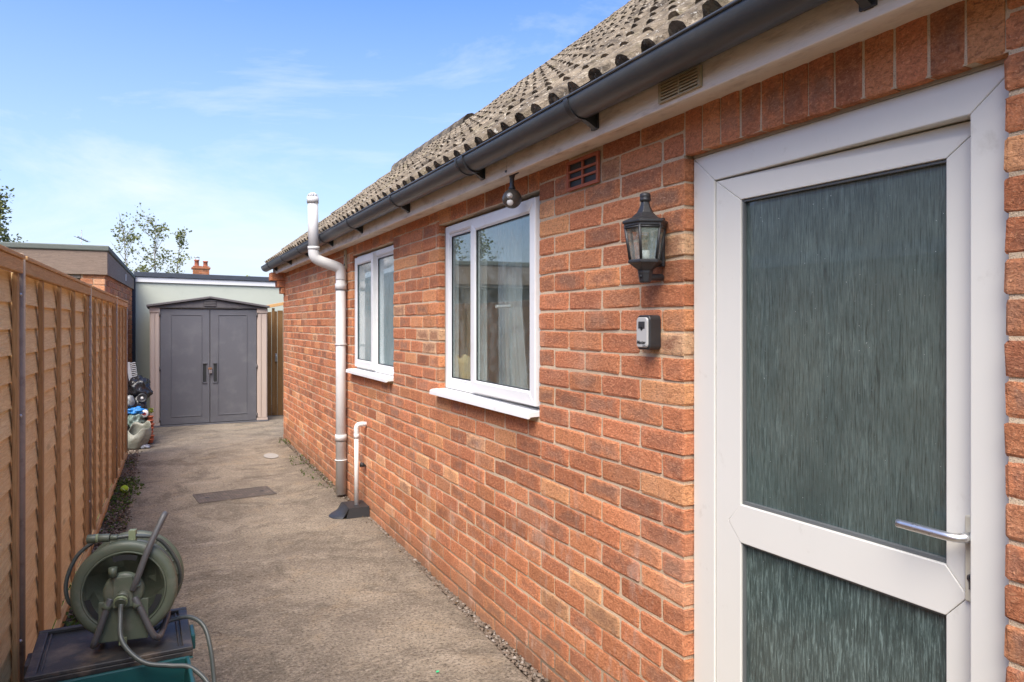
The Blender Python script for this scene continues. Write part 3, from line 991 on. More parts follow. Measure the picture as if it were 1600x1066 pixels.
bx('threshold', (1.40, DX + .09, .80, 1.66, -.02, .055), M['upvc_door'], D, .004)
bx('jamb_seal', (DX + .005, DX + .05, y1 + .0003, 1.6868, 0, zt), M['caulk'], D, .002)
LEAF = bpy.data.objects.new('leaf', None); col.objects.link(LEAF); LEAF.parent = D
LEAF.name = 'door_leaf'
hy = 1.5875
LM = Matrix.Translation((DX + .004, hy, 0)) @ Matrix.Rotation(R(2.3), 4, 'Z')
LEAF.matrix_local = LM
def lf(name, mb, mat, bevel=0.0):
    return obj(name, mb, mat, LEAF, bevel)
# local: y from 0 (hinge) to -.745, x outwards negative
ls = .094; lt = zi - .004; lb = .06
yb = -.745; gl_l = -ls; gl_r = yb + .090
def sl2(poly, x0=0, x1=.05):
    mb = MB(); slab(mb, poly, x0, x1); return mb
zr = .868   # mid rail centre
rl, rh = .816, .921
lf('stile', sl2([(-ls, zr + .05), (-ls, 1.762), (-.001, lt), (-.001, lb), (-ls, .15), (-ls, rl), (-ls + .045, zr)][::1]), M['upvc_door'], .002)
lf('stile', sl2([(gl_r, .15), (yb, lb), (yb, lt), (gl_r, 1.762), (gl_r, rh), (gl_r - .045, zr), (gl_r, rl)]), M['upvc_door'], .002)
lf('rail', sl2([(gl_r + .0005, 1.763), (gl_l - .0005, 1.763), (-.0015, lt + .0005), (yb + .0005, lt + .0005)]), M['upvc_door'], .002)
lf('rail', sl2([(gl_r + .0005, .1495), (gl_l - .0005, .1495), (-.0015, lb - .0005), (yb + .0005, lb - .0005)][::-1]), M['upvc_door'], .002)
lf('rail', sl2([(gl_l - .0006, rh), (gl_l + .044, zr), (gl_l - .0006, rl), (gl_r + .0006, rl), (gl_r - .044, zr), (gl_r + .0006, rh)][::-1], -.0015, .05), M['upvc_door'], .002)
for (a, b) in ((rh, 1.762), (.15, rl)):
    lf('pane', MB().box(.018, .026, gl_l, gl_r, a, b), M['glass_door'])
    gk = MB()
    for bb in ((gl_r, gl_l, a, a + .009), (gl_r, gl_l, b - .006, b), (gl_r, gl_r + .004, a + .009, b - .006), (gl_l - .006, gl_l, a + .009, b - .006)):
        gk.box(.006, .017, *bb)
    lf('gasket', gk, M['lead_grey'], .001)
# handle plate, lever and lock
hyy = yb + .033
lf('handle_plate', MB().box(-.009, .0, hyy - .015, hyy + .015, .862, 1.035), mat_simple('cream_plate', (.62, .58, .46), (.5, .46, .35), .4, 40), .003)
lv = MB()
zz = .995
lv.tube(smooth_path([(-.008, hyy, zz), (-.030, hyy + .002, zz), (-.046, hyy + .016, zz - .001), (-.050, hyy + .05, zz), (-.050, hyy + .13, zz + .001)], 6), [.0105] * 8 + [.009] * 17, 12)
lf('handle', lv, M['chrome_worn'])
kc = MB(); kc.lathe([(.0085, 0), (.0085, .004)], 16, mat=Matrix.Translation((-.009, hyy, .912)) @ Matrix.Rotation(-PI / 2, 4, 'Y'))
kc.box(-.0125, -.009, hyy - .005, hyy + .005, .889, .909)
kc.lathe([(.004, 0), (.004, .0015)], 12, 1, Matrix.Translation((-.013, hyy, .914)) @ Matrix.Rotation(-PI / 2, 4, 'Y'))
lf('keyhole', kc, [M['iron'], M['seal']])
# blue thing glimpsed through the glass, standing in the hall
# ------------------------------------------------------------------ eaves
fa = MB()
for (a, b) in ((Y0, 2.668), (2.671, 6.4), (6.403, 9.42)): fa.box(1.290, 1.308, a, b, 2.034, 2.20)
hp(obj('fascia', fa, M['fascia'], bevel=.003))
sf = MB().box(1.3085, 1.42, Y0, 9.40, 2.048, 2.057)
sf.box(1.3085, 1.3285, Y0, 9.40, 2.0575, 2.10)
hp(obj('soffit', sf, M['fascia']))
vt = MB()
vt.box(1.281, 1.289, 1.475, 1.485, 2.048, 2.104).box(1.281, 1.289, 1.640, 1.652, 2.048, 2.104).box(1.281, 1.289, 1.485, 1.640, 2.048, 2.053)
vt.box(1.281, 1.289, 1.560, 1.566, 2.053, 2.104)
for i in range(6): vt.box(1.2805, 1.2892, 1.485, 1.640, 2.0575 + i * .0085, 2.062 + i * .0085)
vt.box(1.2893, 1.2898, 1.475, 1.652, 2.048, 2.104, 1)
hp(obj('fascia_vent', vt, [M['cream_vent'], M['seal']]))
# gutter
gm = MB()
GX, GZ, GA, GB = 1.232, 2.148, .0575, .062
def gut_ring(y, s=1.0):
    pts = []
    n = 16
    for i in range(n + 1):
        a = PI + PI * i / n
        pts.append((GX + GA * s * math.cos(a), y, GZ + GB * s * math.sin(a)))
    return pts
def gutter_piece(mb, ya, yb_, s=1.0, si=.93, caps=True, segs_=1):
    yy = [ya + (yb_ - ya) * i / segs_ for i in range(segs_ + 1)]
    vs = []; fs = []
    for y in yy:
        sag = .0025 * math.sin(y * 1.7)
        o_ = gut_ring(y, s); i_ = gut_ring(y, si)
        vs += [(a, b, c + sag) for a, b, c in o_ + i_[::-1]]
    n = 34
    for j in range(len(yy) - 1):
        for k in range(n):
            k2 = (k + 1) % n
            fs.append((j * n + k, j * n + k2, (j + 1) * n + k2, (j + 1) * n + k))
    mb.add(vs, fs, 0, None, 0, True)
    mb.add(vs[:n], [tuple((i, i + 1, n - 2 - i, n - 1 - i)) for i in range(16)])
    mb.add(vs[-n:], [tuple((n - 1 - i, n - 2 - i, i + 1, i)) for i in range(16)])
gutter_piece(gm, Y0, 9.62, segs_=40)
lipx = GX - GA
gm.tube([(lipx - .001, y, GZ + .0025 * math.sin(y * 1.7)) for y in [Y0 + (9.62 - Y0) * i / 40 for i in range(41)]], .0042, 8)
G = hp(obj('gutter', gm, M['gutter']))
ec = MB(); o_ = gut_ring(9.622, 1.03) + gut_ring(9.632, 1.03)
ec.add(o_, [tuple(range(17)), tuple(reversed(range(17, 34)))] + [(i, i + 17, i + 18, i + 1) for i in range(16)])
obj('end_cap', ec, M['gutter'], G)
for i, y in enumerate((.98, 1.99, 2.9, 3.95, 5.0, 5.95, 7.0, 8.0, 9.05)):
    b = MB()
    w = .013 if y != 2.9 else .03
    gutter_piece(b, y - w, y + w, 1.06, 1.012)
    if y == 2.9:
        gutter_piece(b, y - w - .012, y - w, 1.12, 1.012); gutter_piece(b, y + w, y + w + .012, 1.12, 1.012)
    # gusset to the fascia
    vs = [(1.2885, y - .011, 2.145), (1.2885, y - .011, 2.056), (1.262, y - .011, 2.072), (1.238, y - .011, 2.084),
          (1.2885, y + .011, 2.145), (1.2885, y + .011, 2.056), (1.262, y + .011, 2.072), (1.238, y + .011, 2.084)]
    b.add(vs, [(0, 3, 2, 1), (4, 5, 6, 7), (0, 1, 5, 4), (1, 2, 6, 5), (2, 3, 7, 6), (3, 0, 4, 7)])
    b.box(1.283, 1.2895, y - .019, y + .019, 2.058, 2.15)
    obj('gutter_bracket', b, M['black_plastic'], G)

# ------------------------------------------------------------------ roof
TAN = .80
SL = math.atan(TAN)
EX, EZ = 1.226, 2.169
deck = MB()
def deckslab(xa, xb, ya, yb_, side=1, ridge=None):
    pts = []
    for x in (xa, xb):
        pts.append((x, EZ + (x - EX) * TAN - .02))
    (x0, z0), (x1, z1) = pts
    deck.hexa([(x0, ya, z0 - .05), (x1, ya, z1 - .05), (x1, yb_, z1 - .05), (x0, yb_, z0 - .05), (x0, ya, z0), (x1, ya, z1), (x1, yb_, z1), (x0, yb_, z0)])
    # back slope, mirrored about xb
    x2 = 2 * xb - xa
    deck.hexa([(x1 + .003, ya, z1 - .05), (x2, ya, z0 - .05), (x2, yb_, z0 - .05), (x1 + .003, yb_, z1 - .05), (x1 + .003, ya, z1), (x2, ya, z0), (x2, yb_, z0), (x1 + .003, yb_, z1)])
deckslab(1.26, 6.2, Y0, 6.91); deckslab(1.26, 2.94, 6.915, 9.46)
ROOF = hp(obj('roof', deck, M['tile']))
TW, TG = .256, .262
_tiles = []
def tile_geo(seed):
    rs = random.Random(seed)
    prof = []
    for half in (0, 1):
        o_ = half * TW / 2
        prof += [(o_ + .002 if half == 0 else o_, 0), (o_ + .052, .0)]
        for k in range(7):
            a = PI - PI * k / 6
            prof.append((o_ + .088 + .032 * math.cos(a), .001 + .031 * math.sin(a)))
    prof.append((TW - .002, 0))
    n = len(prof)
    vs = []
    Ln = TG + .05
    for (t, lift) in ((-.0, .015), (Ln * .5, .007), (Ln, .0)):
        for (y, h) in prof:
            vs.append((t + (rs.uniform(-.004, .004) if t == 0 else 0), y + rs.uniform(-.001, .001), lift + h + rs.uniform(-.0012, .0012)))
    for (y, h) in prof: vs.append((.006, y, .004))
    fs = []
    for j in range(2):
        for i in range(n - 1): fs.append((j * n + i, j * n + i + 1, (j + 1) * n + i + 1, (j + 1) * n + i)[::-1])
    for i in range(n - 1): fs.append((3 * n + i, 3 * n + i + 1, i + 1, i)[::-1])
    fs.append((0, n, 2 * n, 3 * n)); fs.append((n - 1, 4 * n - 1, 3 * n - 1, 2 * n - 1))
    return vs, fs
tmeshes = []
for v in range(8):
    vs, fs = tile_geo(100 + v)
    mb = MB(); mb.add(vs, fs, 0, None, 0, False)
    tmeshes.append(mb.mesh('roof_tile', M['tile']))
tl = []
def tiles(ya, yb_, xmax):
    nc = int((xmax - EX) / math.cos(SL) / TG)
    ny = int(round((yb_ - ya) / TW))
    for c in range(nc + 1):
        x = EX + c * TG * math.cos(SL); z = EZ + c * TG * math.sin(SL)
        for i in range(ny):
            y = yb_ - (i + 1) * TW
            tl.append((x, y, z))
tiles(6.90 - 31 * TW, 6.90, 5.95); tiles(9.47 - 10 * TW, 9.47, 2.80)
tl.sort(key=lambda p: (p[0] ** 2 + p[1] ** 2 + (p[2] - 1.42) ** 2) if (p[0] * math.cos(THETA) - p[1] * math.sin(THETA)) < .74 * (p[0] * math.sin(THETA) + p[1] * math.cos(THETA)) and
        (p[2] - 1.42) < .46 * (p[0] * math.sin(THETA) + p[1] * math.cos(THETA)) else 1e6)
random.seed(5)
tst = MB()
rotm = Matrix.Rotation(-SL, 4, 'Y')
for i, (x, y, z) in enumerate(tl):
    Mx = Matrix.Translation((x + random.uniform(-.006, .006), y + random.uniform(-.002, .002), z + random.uniform(-.002, .004))) @ rotm @ Matrix.Rotation(random.uniform(-.012, .012), 4, 'Z')
    if i < 300:
        o = bpy.data.objects.new('roof_tile', random.choice(tmeshes)); col.objects.link(o); o.parent = ROOF; o.matrix_local = Mx
    else:
        vs, fs = tile_geo(random.randint(0, 9999))
        tst.add([Mx @ Vector(v) for v in vs], fs, 0, None, random.uniform(.001, .999))
obj('tiling', tst, M['tile'], ROOF, kind='stuff')
rd = MB()
for (x, z, ya, yb_) in ((2.94, EZ + (2.94 - EX) * TAN, 6.9, 9.47), (6.2, EZ + (6.2 - EX) * TAN, Y0, 6.9)):
    n = int((yb_ - ya) / .32)
    for i in range(n + 1):
        yy = ya + i * .32
        vs = []
        for q in (yy, min(yy + .335, yb_)):
            for kx in range(7):
                a = PI * kx / 6
                vs.append((x + .11 * math.cos(a), q, z - .05 + .13 * math.sin(a) + (.006 if q == yy else 0)))
        rd.add(vs, [(j, j + 1, j + 8, j + 7) for j in range(6)] + [tuple(range(7))], 0, None, random.random(), True)
obj('ridge_tile', rd, M['tile'], ROOF, kind='stuff')
# verge undercloak with mortar
vg = MB()
for (xa, xb, y) in ((1.24, 2.92, 9.463), (2.99, 6.2, 6.893)):
    za, zb = EZ + (xa - EX) * TAN, EZ + (xb - EX) * TAN
    vg.hexa([(xa, y, za - .055), (xb, y, zb - .055), (xb, y + .02, zb - .055), (xa, y + .02, za - .055), (xa, y, za + .012), (xb, y, zb + .012), (xb, y + .02, zb + .012), (xa, y + .02, za + .012)])
obj('verge', vg, M['mortar'], ROOF)

# ------------------------------------------------------------------ soil pipe
SP = empty('soil_pipe', 'tall grey soil pipe with vent cap rising past the gutter', 'pipe', loc=(1.345, 5.91, 0))
inv = Matrix.Translation((-1.345, -5.91, 0))
def sp(name, mb, mat, P=SP, iv=inv, bevel=0.0):
    o = obj(name, mb, mat, P, bevel); o.matrix_parent_inverse = iv; return o
rp = .041
YP = 5.91
sp('pipe', MB().tube([(1.345, YP, .02), (1.345, YP, 1.83)], rp, 20), M['pipe'])
sp('elbow', MB().tube(smooth_path([(1.345, YP, 1.78), (1.343, YP, 1.85), (1.315, YP, 1.885), (1.19, YP, 1.925), (1.138, YP, 1.955), (1.125, YP, 2.0), (1.125, YP, 2.03)], 6), rp + .0025, 20), M['pipe'])
sp('vent_pipe', MB().tube([(1.125, YP, 1.99), (1.118, YP, 2.43)], rp, 20), M['pipe'])
for (x_, z_, l_) in ((1.345, .46, .05), (1.345, 1.70, .05), (1.125, 2.02, .025)):
    cl_ = MB(); cl_.tube([(x_, YP, z_), (x_, YP, z_ + l_)], rp + .006, 20); sp('collar', cl_, M['pipe'])
for (x_, z_) in ((1.345, .454), (1.345, 1.694), (1.125, 2.046)):
    sr = MB(); sr.tube([(x_, YP, z_), (x_, YP, z_ + .004)], rp + .003, 20); sp('seal_ring', sr, M['lead_grey'])
cg = MB()
cg.tube([(1.118, YP, 2.395), (1.118, YP, 2.445)], rp + .006, 20)
for k in range(10):
    a = 2 * PI * k / 10
    cg.tube([(1.118 + .042 * math.cos(a), YP + .042 * math.sin(a), 2.44), (1.118 + .036 * math.cos(a), YP + .036 * math.sin(a), 2.462), (1.118 + .012 * math.cos(a), YP + .012 * math.sin(a), 2.478)], .004, 5)
cg.lathe([(.016, 0), (.014, .006), (0, .009)], 12, mat=Matrix.Translation((1.118, YP, 2.473)))
cg.tube(arc((1.118, YP, 2.463), .036, 0, 2 * PI * .97, 20, 'xy'), .003, 5)
sp('vent_cap', cg, M['pipe'])
for z_ in (.30, 1.25):
    br = MB()
    br.tube([(1.345 + (rp + .003) * math.cos(a), YP + (rp + .003) * math.sin(a), z_) for a in [2 * PI * i / 20 for i in range(20)]], .006, 6, closed=True)
    sp('pipe_clip', br, M['pipe'])

# condensate pipe over its black cover
CP = empty('condensate_pipe', 'thin white waste pipe dropping into the black drain cover', 'pipe', loc=(1.325, 5.30, 0))
iv = Matrix.Translation((-1.325, -5.30, 0))
sp('pipe', MB().tube([(1.325, 5.31, .06), (1.325, 5.31, .625)], .0165, 14), M['pipe_white'], CP, iv)
sp('elbow', MB().tube(smooth_path([(1.325, 5.31, .60), (1.325, 5.31, .645), (1.340, 5.31, .665), (1.375, 5.31, .668)], 6), .0185, 14), M['pipe_white'], CP, iv)
sp('spur', MB().tube([(1.36, 5.31, .668), (1.41, 5.31, .668)], .0165, 14), M['pipe_white'], CP, iv)
sp('socket', MB().tube([(1.325, 5.31, .565), (1.325, 5.31, .60)], .0195, 14), M['pipe_white'], CP, iv)
o = MB(); o.lathe([(.018, 0), (.018, .02), (.013, .03)], 12, mat=Matrix.Translation((1.372, 5.33, .345)))
o.box(1.37, 1.402, 5.32, 5.34, .345, .36)
tag(obj('drain_plug', o, M['black_plastic']), 'small black pipe stub on the bricks beside the thin white pipe', 'pipe stub')

DC = MB()
# black gully cover: raised block with a sloping shovel-shaped apron
xa, xb, ya, yb_ = 1.235, 1.395, 5.20, 5.44
DC.hexa([(xa - .01, ya, 0.0), (xb, ya, 0), (xb, yb_, 0), (xa - .01, yb_, 0), (xa + .012, ya + .012, .072), (xb, ya + .012, .072), (xb, yb_ - .012, .072), (xa + .012, yb_ - .012, .072)])
vs = []; fs = []
nr = 9
for j in range(nr + 1):
    t = j / nr
    y = ya + .005 + (yb_ - ya - .01) * t
    bul = math.sin(PI * t) ** .6
    for i in range(7):
        s_ = i / 6
        x = (xa + .008) - s_ * (.045 + .075 * bul)
        z = .060 * (1 - s_) ** 2.2 + .012
        if i == 6: z = .001
        vs.append((x, y, z))
for j in range(nr):
    for i in range(6):
        a = j * 7 + i; fs.append((a, a + 1, a + 8, a + 7))
fs.append(tuple(reversed(range(7)))); fs.append(tuple(nr * 7 + i for i in range(7)))
DC.add(vs, fs, 0, None, 0, True)
tag(obj('drain_cover', DC, M['black_plastic'], bevel=.004), 'black plastic gully cover on the path under the thin white pipe', 'drain cover')

# telephone holder / bracket under the eaves
hk = MB(); hk.box(1.384, 1.3995, 5.925, 5.975, 1.87, 2.03)
hk.lathe([(.011, 0), (.011, .004)], 12, 1, Matrix.Translation((1.384, 5.95, 1.91)) @ Matrix.Rotation(-PI / 2, 4, 'Y'))
hk.lathe([(.009, 0), (.009, .004)], 12, 1, Matrix.Translation((1.384, 5.95, 1.985)) @ Matrix.Rotation(-PI / 2, 4, 'Y'))
hk.tube(smooth_path([(1.39, 5.95, 1.87), (1.392, 5.93, 1.80), (1.395, 5.90, 1.75)], 5), .004, 6)
tag(obj('cable_box', hk, [M['cream_vent'], M['seal']], bevel=.004), 'small cream cable bracket under the soffit beside the soil pipe', 'bracket')

# ------------------------------------------------------------------ lantern
LX, LY, LZ = 1.330, 1.778, 1.545
LN = empty('wall_lantern', 'black six sided coach lantern mounted on the bricks beside the door', 'lantern', loc=(LX, LY, LZ))
T0 = Matrix.Identity(4)
ph = R(26.26 + 12)
def ln(name, mb, mat, bevel=0.0): return obj(name, mb, mat, LN, bevel)
cap = MB()
cap.lathe([(.0, .272), (.010, .274), (.016, .270), (.017, .262), (.015, .258), (.017, .254), (.017, .250), (.0135, .246)], 20)
ln('finial', cap, M['lantern_paint'])
rf = MB()
rf.lathe([(.0125, .248), (.0165, .232), (.026, .213), (.043, .198), (.064, .189), (.071, .186), (.071, .180), (.066, .177), (.066, .170), (.0, .170)], 6, smooth=False, ph=ph)
ln('roof', rf, M['lantern_paint'], .0012)
bd = MB()
rt, rb_ = .0625, .0465
for k in range(6):
    a = ph + 2 * PI * k / 6
    bd.tube([(rt * math.cos(a), rt * math.sin(a), .171), (rb_ * math.cos(a), rb_ * math.sin(a), .066)], .0052, 4)
    a2 = ph + 2 * PI * (k + 1) / 6
    bd.tube([(rt * math.cos(a), rt * math.sin(a), .166), (rt * math.cos(a2), rt * math.sin(a2), .166)], .0045, 4)
ln('cage', bd, M['lantern_paint'])
for k in range(6):
    a, a2 = ph + 2 * PI * k / 6, ph + 2 * PI * (k + 1) / 6
    pn = MB()
    P = [Vector((rt * math.cos(a), rt * math.sin(a), .168)), Vector((rt * math.cos(a2), rt * math.sin(a2), .168)),
         Vector((rb_ * math.cos(a2), rb_ * math.sin(a2), .068)), Vector((rb_ * math.cos(a), rb_ * math.sin(a), .068))]
    c_ = sum(P, Vector()) / 4; nrm = Vector((c_.x, c_.y, 0)).normalized() * .0018
    Q = [p_ - nrm for p_ in P]
    pn.hexa([P[0], P[1], P[2], P[3], Q[0], Q[1], Q[2], Q[3]])
    ln('pane', pn, M['lamp_glass'])
bs_ = MB()
bs_.lathe([(0, .070), (.050, .070), (.0535, .066), (.0535, .060), (.046, .056), (.028, .042), (.022, .036), (.0225, .033), (.0, .033)], 6, smooth=False, ph=ph)
ln('base', bs_, M['lantern_paint'], .0012)
cu = MB(); cu.lathe([(0, .036), (.0235, .036), (.0235, .030), (.022, .024), (.0185, .004), (.016, 0), (0, 0)], 8, smooth=False, ph=ph)
cu.lathe([(.0045, 0), (.0045, .003)], 10, 1, Matrix.Translation((-.0195, -.006, .019)) @ Matrix.Rotation(-PI / 2, 4, 'Y'))
ln('cup', cu, [M['lantern_paint'], M['seal']])
arm = MB(); arm.tube([(0.012, 0, .018), (.066, 0, .018)], .011, 8); arm.box(.052, .063, -.018, .018, .05, .20)
ln('back_plate', arm, M['lantern_paint'], .003)
bl = MB(); bl.lathe([(.012, .098), (.014, .106), (.022, .122), (.0285, .138), (.0265, .152), (.016, .163), (0, .1665)], 20)
ln('bulb', bl, M['bulb'])
bh = MB(); bh.lathe([(.0135, .066), (.0135, .098), (.0, .099)], 14)
ln('bulb_holder', bh, M['pipe_white'])

# ------------------------------------------------------------------ key safe
KS = empty('key_safe', 'grey faced key lock box with black body fixed below the lantern', 'lock box', loc=(1.398, 1.822, 1.393))
def shell(mb, w, h, x0, x1, r, n=6, mi=0, bulge=0.0):
    pts = []
    for (cy_, cz_, a0) in ((w / 2 - r, h / 2 - r, 0), (-w / 2 + r, h / 2 - r, PI / 2), (-w / 2 + r, -h / 2 + r, PI), (w / 2 - r, -h / 2 + r, 1.5 * PI)):
        for i in range(n + 1):
            a = a0 + PI / 2 * i / n
            pts.append((cy_ + r * math.cos(a), cz_ + r * math.sin(a)))
    m_ = len(pts)
    vs = [(x1, a, b) for a, b in pts] + [(x0, a, b) for a, b in pts] + [(x0 - .003, a * .93, b * .96) for a, b in pts]
    fs = []
    for j in range(2):
        for i in range(m_):
            k2 = (i + 1) % m_
            fs.append((j * m_ + i, j * m_ + k2, (j + 1) * m_ + k2, (j + 1) * m_ + i))
    fs.append(tuple(2 * m_ + i for i in range(m_))); fs.append(tuple(reversed(range(m_))))
    mb.add(vs, fs, mi, None, 0, False)
kb = MB(); shell(kb, .066, .108, -.040, 0, .014)
obj('body', kb, M['black_plastic'], KS, .001)
kf = MB(); shell(kf, .056, .094, -.046, -.0432, .011)
obj('face_plate', kf, M['lockbox_silver'], KS, .0006)
kw = MB(); kw.box(-.0503, -.0488, -.016, .016, .012, .034); kw.lathe([(.006, 0), (.006, .0015)], 12, 0, Matrix.Translation((-.0488, 0, .012)) @ Matrix.Rotation(-PI / 2, 4, 'Y'))
obj('dial_window', kw, M['black_plastic'], KS, .0005)
tcu = bpy.data.curves.new('lettering', 'FONT'); tcu.body = 'Master'; tcu.size = .0155; tcu.align_x = 'CENTER'; tcu.extrude = .0003; tcu.offset = .0004; tcu.shear = .25
tcu.materials.append(M['seal'])
to = bpy.data.objects.new('lettering', tcu); col.objects.link(to); to.parent = KS
to.location = (-.0494, .003, -.036); to.rotation_euler = (PI / 2, 0, -PI / 2)
tcu2 = bpy.data.curves.new('lettering', 'FONT'); tcu2.body = 'Lock'; tcu2.size = .008; tcu2.align_x = 'CENTER'; tcu2.extrude = .0003
tcu2.materials.append(M['seal'])
to = bpy.data.objects.new('lettering', tcu2); col.objects.link(to); to.parent = KS
to.location = (-.0494, -.013, -.0435); to.rotation_euler = (PI / 2, 0, -PI / 2)

def letter_mesh(t):
    bpy.context.view_layer.update()
    me = bpy.data.meshes.new_from_object(t)
    o = bpy.data.objects.new('lettering', me); col.objects.link(o)
    o.parent = t.parent; o.location = t.location; o.rotation_euler = t.rotation_euler
    bpy.data.objects.remove(t)
for t in [o for o in col.objects if o.type == 'FONT']: letter_mesh(t)

# ------------------------------------------------------------------ security light
SLT = empty('security_light', 'round dark bronze sensor light hanging under the soffit above the window', 'light', loc=(1.318, 2.672, 1.94))
a_ = MB(); a_.lathe([(0, .115), (.030, .115), (.030, .108), (.014, .098), (.0095, .085), (.0095, .055), (.014, .045), (.014, .034), (0, .034)], 20)
obj('mount', a_, M['black_plastic'], SLT)
a_ = MB()
pr_ = [(.0405 * math.sin(t), -.0405 * math.cos(t)) for t in [PI * i / 16 for i in range(17)]]
a_.lathe(pr_, 24)
fdir = Vector((-.62, -.75, -.20)).normalized()
obj('head', a_, mat_simple('dark_bronze', (.055, .045, .036), (.07, .06, .05), .35, 20), SLT)
def disc_on(name, off, r, mat, d0=.037):
    q = fdir.to_track_quat('Z', 'Y').to_matrix().to_4x4()
    Mx = q @ Matrix.Translation((off[0], off[1], d0))
    mb = MB(); mb.lathe([(r, 0), (r, .003), (r * .7, .006), (0, .0075)], 20, mat=Mx)
    obj(name, mb, mat, SLT)
disc_on('lens', (0, .013), .0125, M['lockbox_silver'], .0355)
disc_on('sensor', (0, -.014), .0135, M['pipe'], .0355)
disc_on('lamp_dot', (0, .013), .005, M['pipe_white'], .042)

# ------------------------------------------------------------------ drain lid in the path
IC = empty('inspection_cover', 'rusty ribbed iron inspection cover set into the concrete path', 'manhole cover', loc=(.567, 6.35, 0))
IC.rotation_euler = (0, 0, R(6))
f_ = MB(); w2, h2 = .30, .165
f_.box(-w2, w2, -h2, -h2 + .012, -.02, .0085).box(-w2, w2, h2 - .012, h2, -.02, .0085).box(-w2, -w2 + .012, -h2 + .012, h2 - .012, -.02, .0085).box(w2 - .012, w2, -h2 + .012, h2 - .012, -.02, .0085)
obj('frame', f_, M['iron'], IC, .001)
p_ = MB(); p_.box(-w2 + .015, w2 - .015, -h2 + .015, h2 - .015, -.02, .005)
for i in range(26):
    for j in range(12):
        cx_, cy_ = -w2 + .028 + i * .0222, -h2 + .026 + j * .0255
        if (abs(cx_) > .19 and abs(cy_) < .03): continue
        s_ = .009 if (i + j) % 2 else .006; t_ = .006 if (i + j) % 2 else .010
        p_.box(cx_ - s_, cx_ + s_, cy_ - .0025 - (0 if (i + j) % 2 else .003), cy_ + .0025, .0052, .0078)
obj('plate', p_, M['iron'], IC)
for s_ in (-1, 1):
    k_ = MB(); k_.box(s_ * .215 - .016, s_ * .215 + .016, -.013, .013, .0052, .0066); obj('key_slot', k_, M['seal'], IC)

# pale patch of new concrete close to the wall
pt = MB(); vs = [(1.08 + .075 * (1 + .25 * mnoise.noise((i, 0, 0))) * math.cos(2 * PI * i / 14), 8.02 + .16 * (1 + .25 * mnoise.noise((0, i, 0))) * math.sin(2 * PI * i / 14), .007) for i in range(14)]
pt.add(vs, [tuple(range(14))])
obj('path_patch', pt, mat_simple('pale_patch', (.36, .34, .31), (.28, .26, .23), .9, 20, .003), kind='structure')

# ------------------------------------------------------------------ fence
def fx(y): return -.421 + .0213 * (y - 3.988)
FZ = 1.655
posts = [-.9, 1.05, 3.013, 5.162, 7.299, 8.80]
random.seed(21)
FENCE = empty('lap_panel_fence', 'new orange brown overlap panel fence running along the left of the path', 'fence', loc=(fx(4), 4, 0))
fiv = Matrix.Translation((-fx(4), -4, 0))
def fn(name, mb, mat, bevel=0.0, kind=None, label=None):
    o = obj(name, mb, mat, FENCE, bevel, kind); o.matrix_parent_inverse = fiv
    if label: o['label'] = label
    return o
NB = 17
for pi_ in range(len(posts) - 1):
    ya, yb_ = posts[pi_] + .022, posts[pi_ + 1] - .022
    bh_ = (FZ - .07 - .06) / NB
    for i in range(NB):
        z0 = .055 + i * bh_
        mb = MB(); vs = []; fs = []
        ns_ = 14
        sd_ = random.uniform(0, 50)
        for j in range(ns_ + 1):
            y = ya + (yb_ - ya) * j / ns_
            X = fx(y) - .018
            wv = .006 * mnoise.noise((sd_, y * 1.6, 0)) + .002 * mnoise.noise((sd_, y * 6, 3)) + .004 * (j / ns_ - .5) * math.sin(sd_)
            vs += [(X + .014, y, z0 + wv), (X + .005, y, z0 + wv + .002), (X - .008, y, z0 + bh_ + .020), (X + .001, y, z0 + bh_ + .020)]
        for j in range(ns_):
            a = j * 4
            for q in range(4):
                q2 = (q + 1) % 4
                fs.append((a + q, a + q2, a + 4 + q2, a + 4 + q)[::-1])
        fs += [(0, 1, 2, 3), tuple(ns_ * 4 + q for q in (3, 2, 1, 0))]
        mb.add(vs, fs)
        fn('board', mb, M['board'])
    # battens
    nbat = 5
    bys = {1: None, 2: [3.062, 3.457, 3.938, 4.444, 4.993 + .04, 5.11], 3: [5.22, 5.54, 5.98, 6.5, 7.055, 7.25], 4: [7.36, 7.802, 8.239, 8.70]}.get(pi_)
    if bys is None:
        bys = [ya + .04 + (yb_ - ya - .08) * i / nbat for i in range(nbat + 1)]
    for y in bys:
        w = .0175
        z0, z1 = .045, FZ - .062
        mb = MB().hexa([(fx(y - w) - .004, y - w, z0), (fx(y + w) + .012, y - w, z0), (fx(y + w) + .012, y + w, z0), (fx(y + w) - .004, y + w, z0),
                        (fx(y - w) - .004, y - w, z1), (fx(y + w) + .012, y - w, z1), (fx(y + w) + .012, y + w, z1), (fx(y + w) - .004, y + w, z1)])
        fn('batten', mb, M['batten'], .0025)
    for (z0, z1, o0, o1, nm) in ((FZ - .060, FZ - .012, -.004, .020, 'rail'), (.0, .044, -.004, .022, 'rail'), (FZ - .0115, FZ + .004, -.040, .026, 'capping')):
        mb = MB().hexa([(fx(ya) + o0, ya, z0), (fx(ya) + o1, ya, z0), (fx(yb_) + o1, yb_, z0), (fx(yb_) + o0, yb_, z0),
                        (fx(ya) + o0, ya, z1), (fx(ya) + o1, ya, z1), (fx(yb_) + o1, yb_, z1), (fx(yb_) + o0, yb_, z1)])
        fn(nm, mb, M['rail'], .003)
    bk = MB().hexa([(fx(ya) - .050, ya, .0), (fx(ya) - .034, ya, .0), (fx(yb_) - .034, yb_, .0), (fx(yb_) - .050, yb_, .0),
                    (fx(ya) - .050, ya, FZ - .02), (fx(ya) - .034, ya, FZ - .02), (fx(yb_) - .034, yb_, FZ - .02), (fx(yb_) - .050, yb_, FZ - .02)])
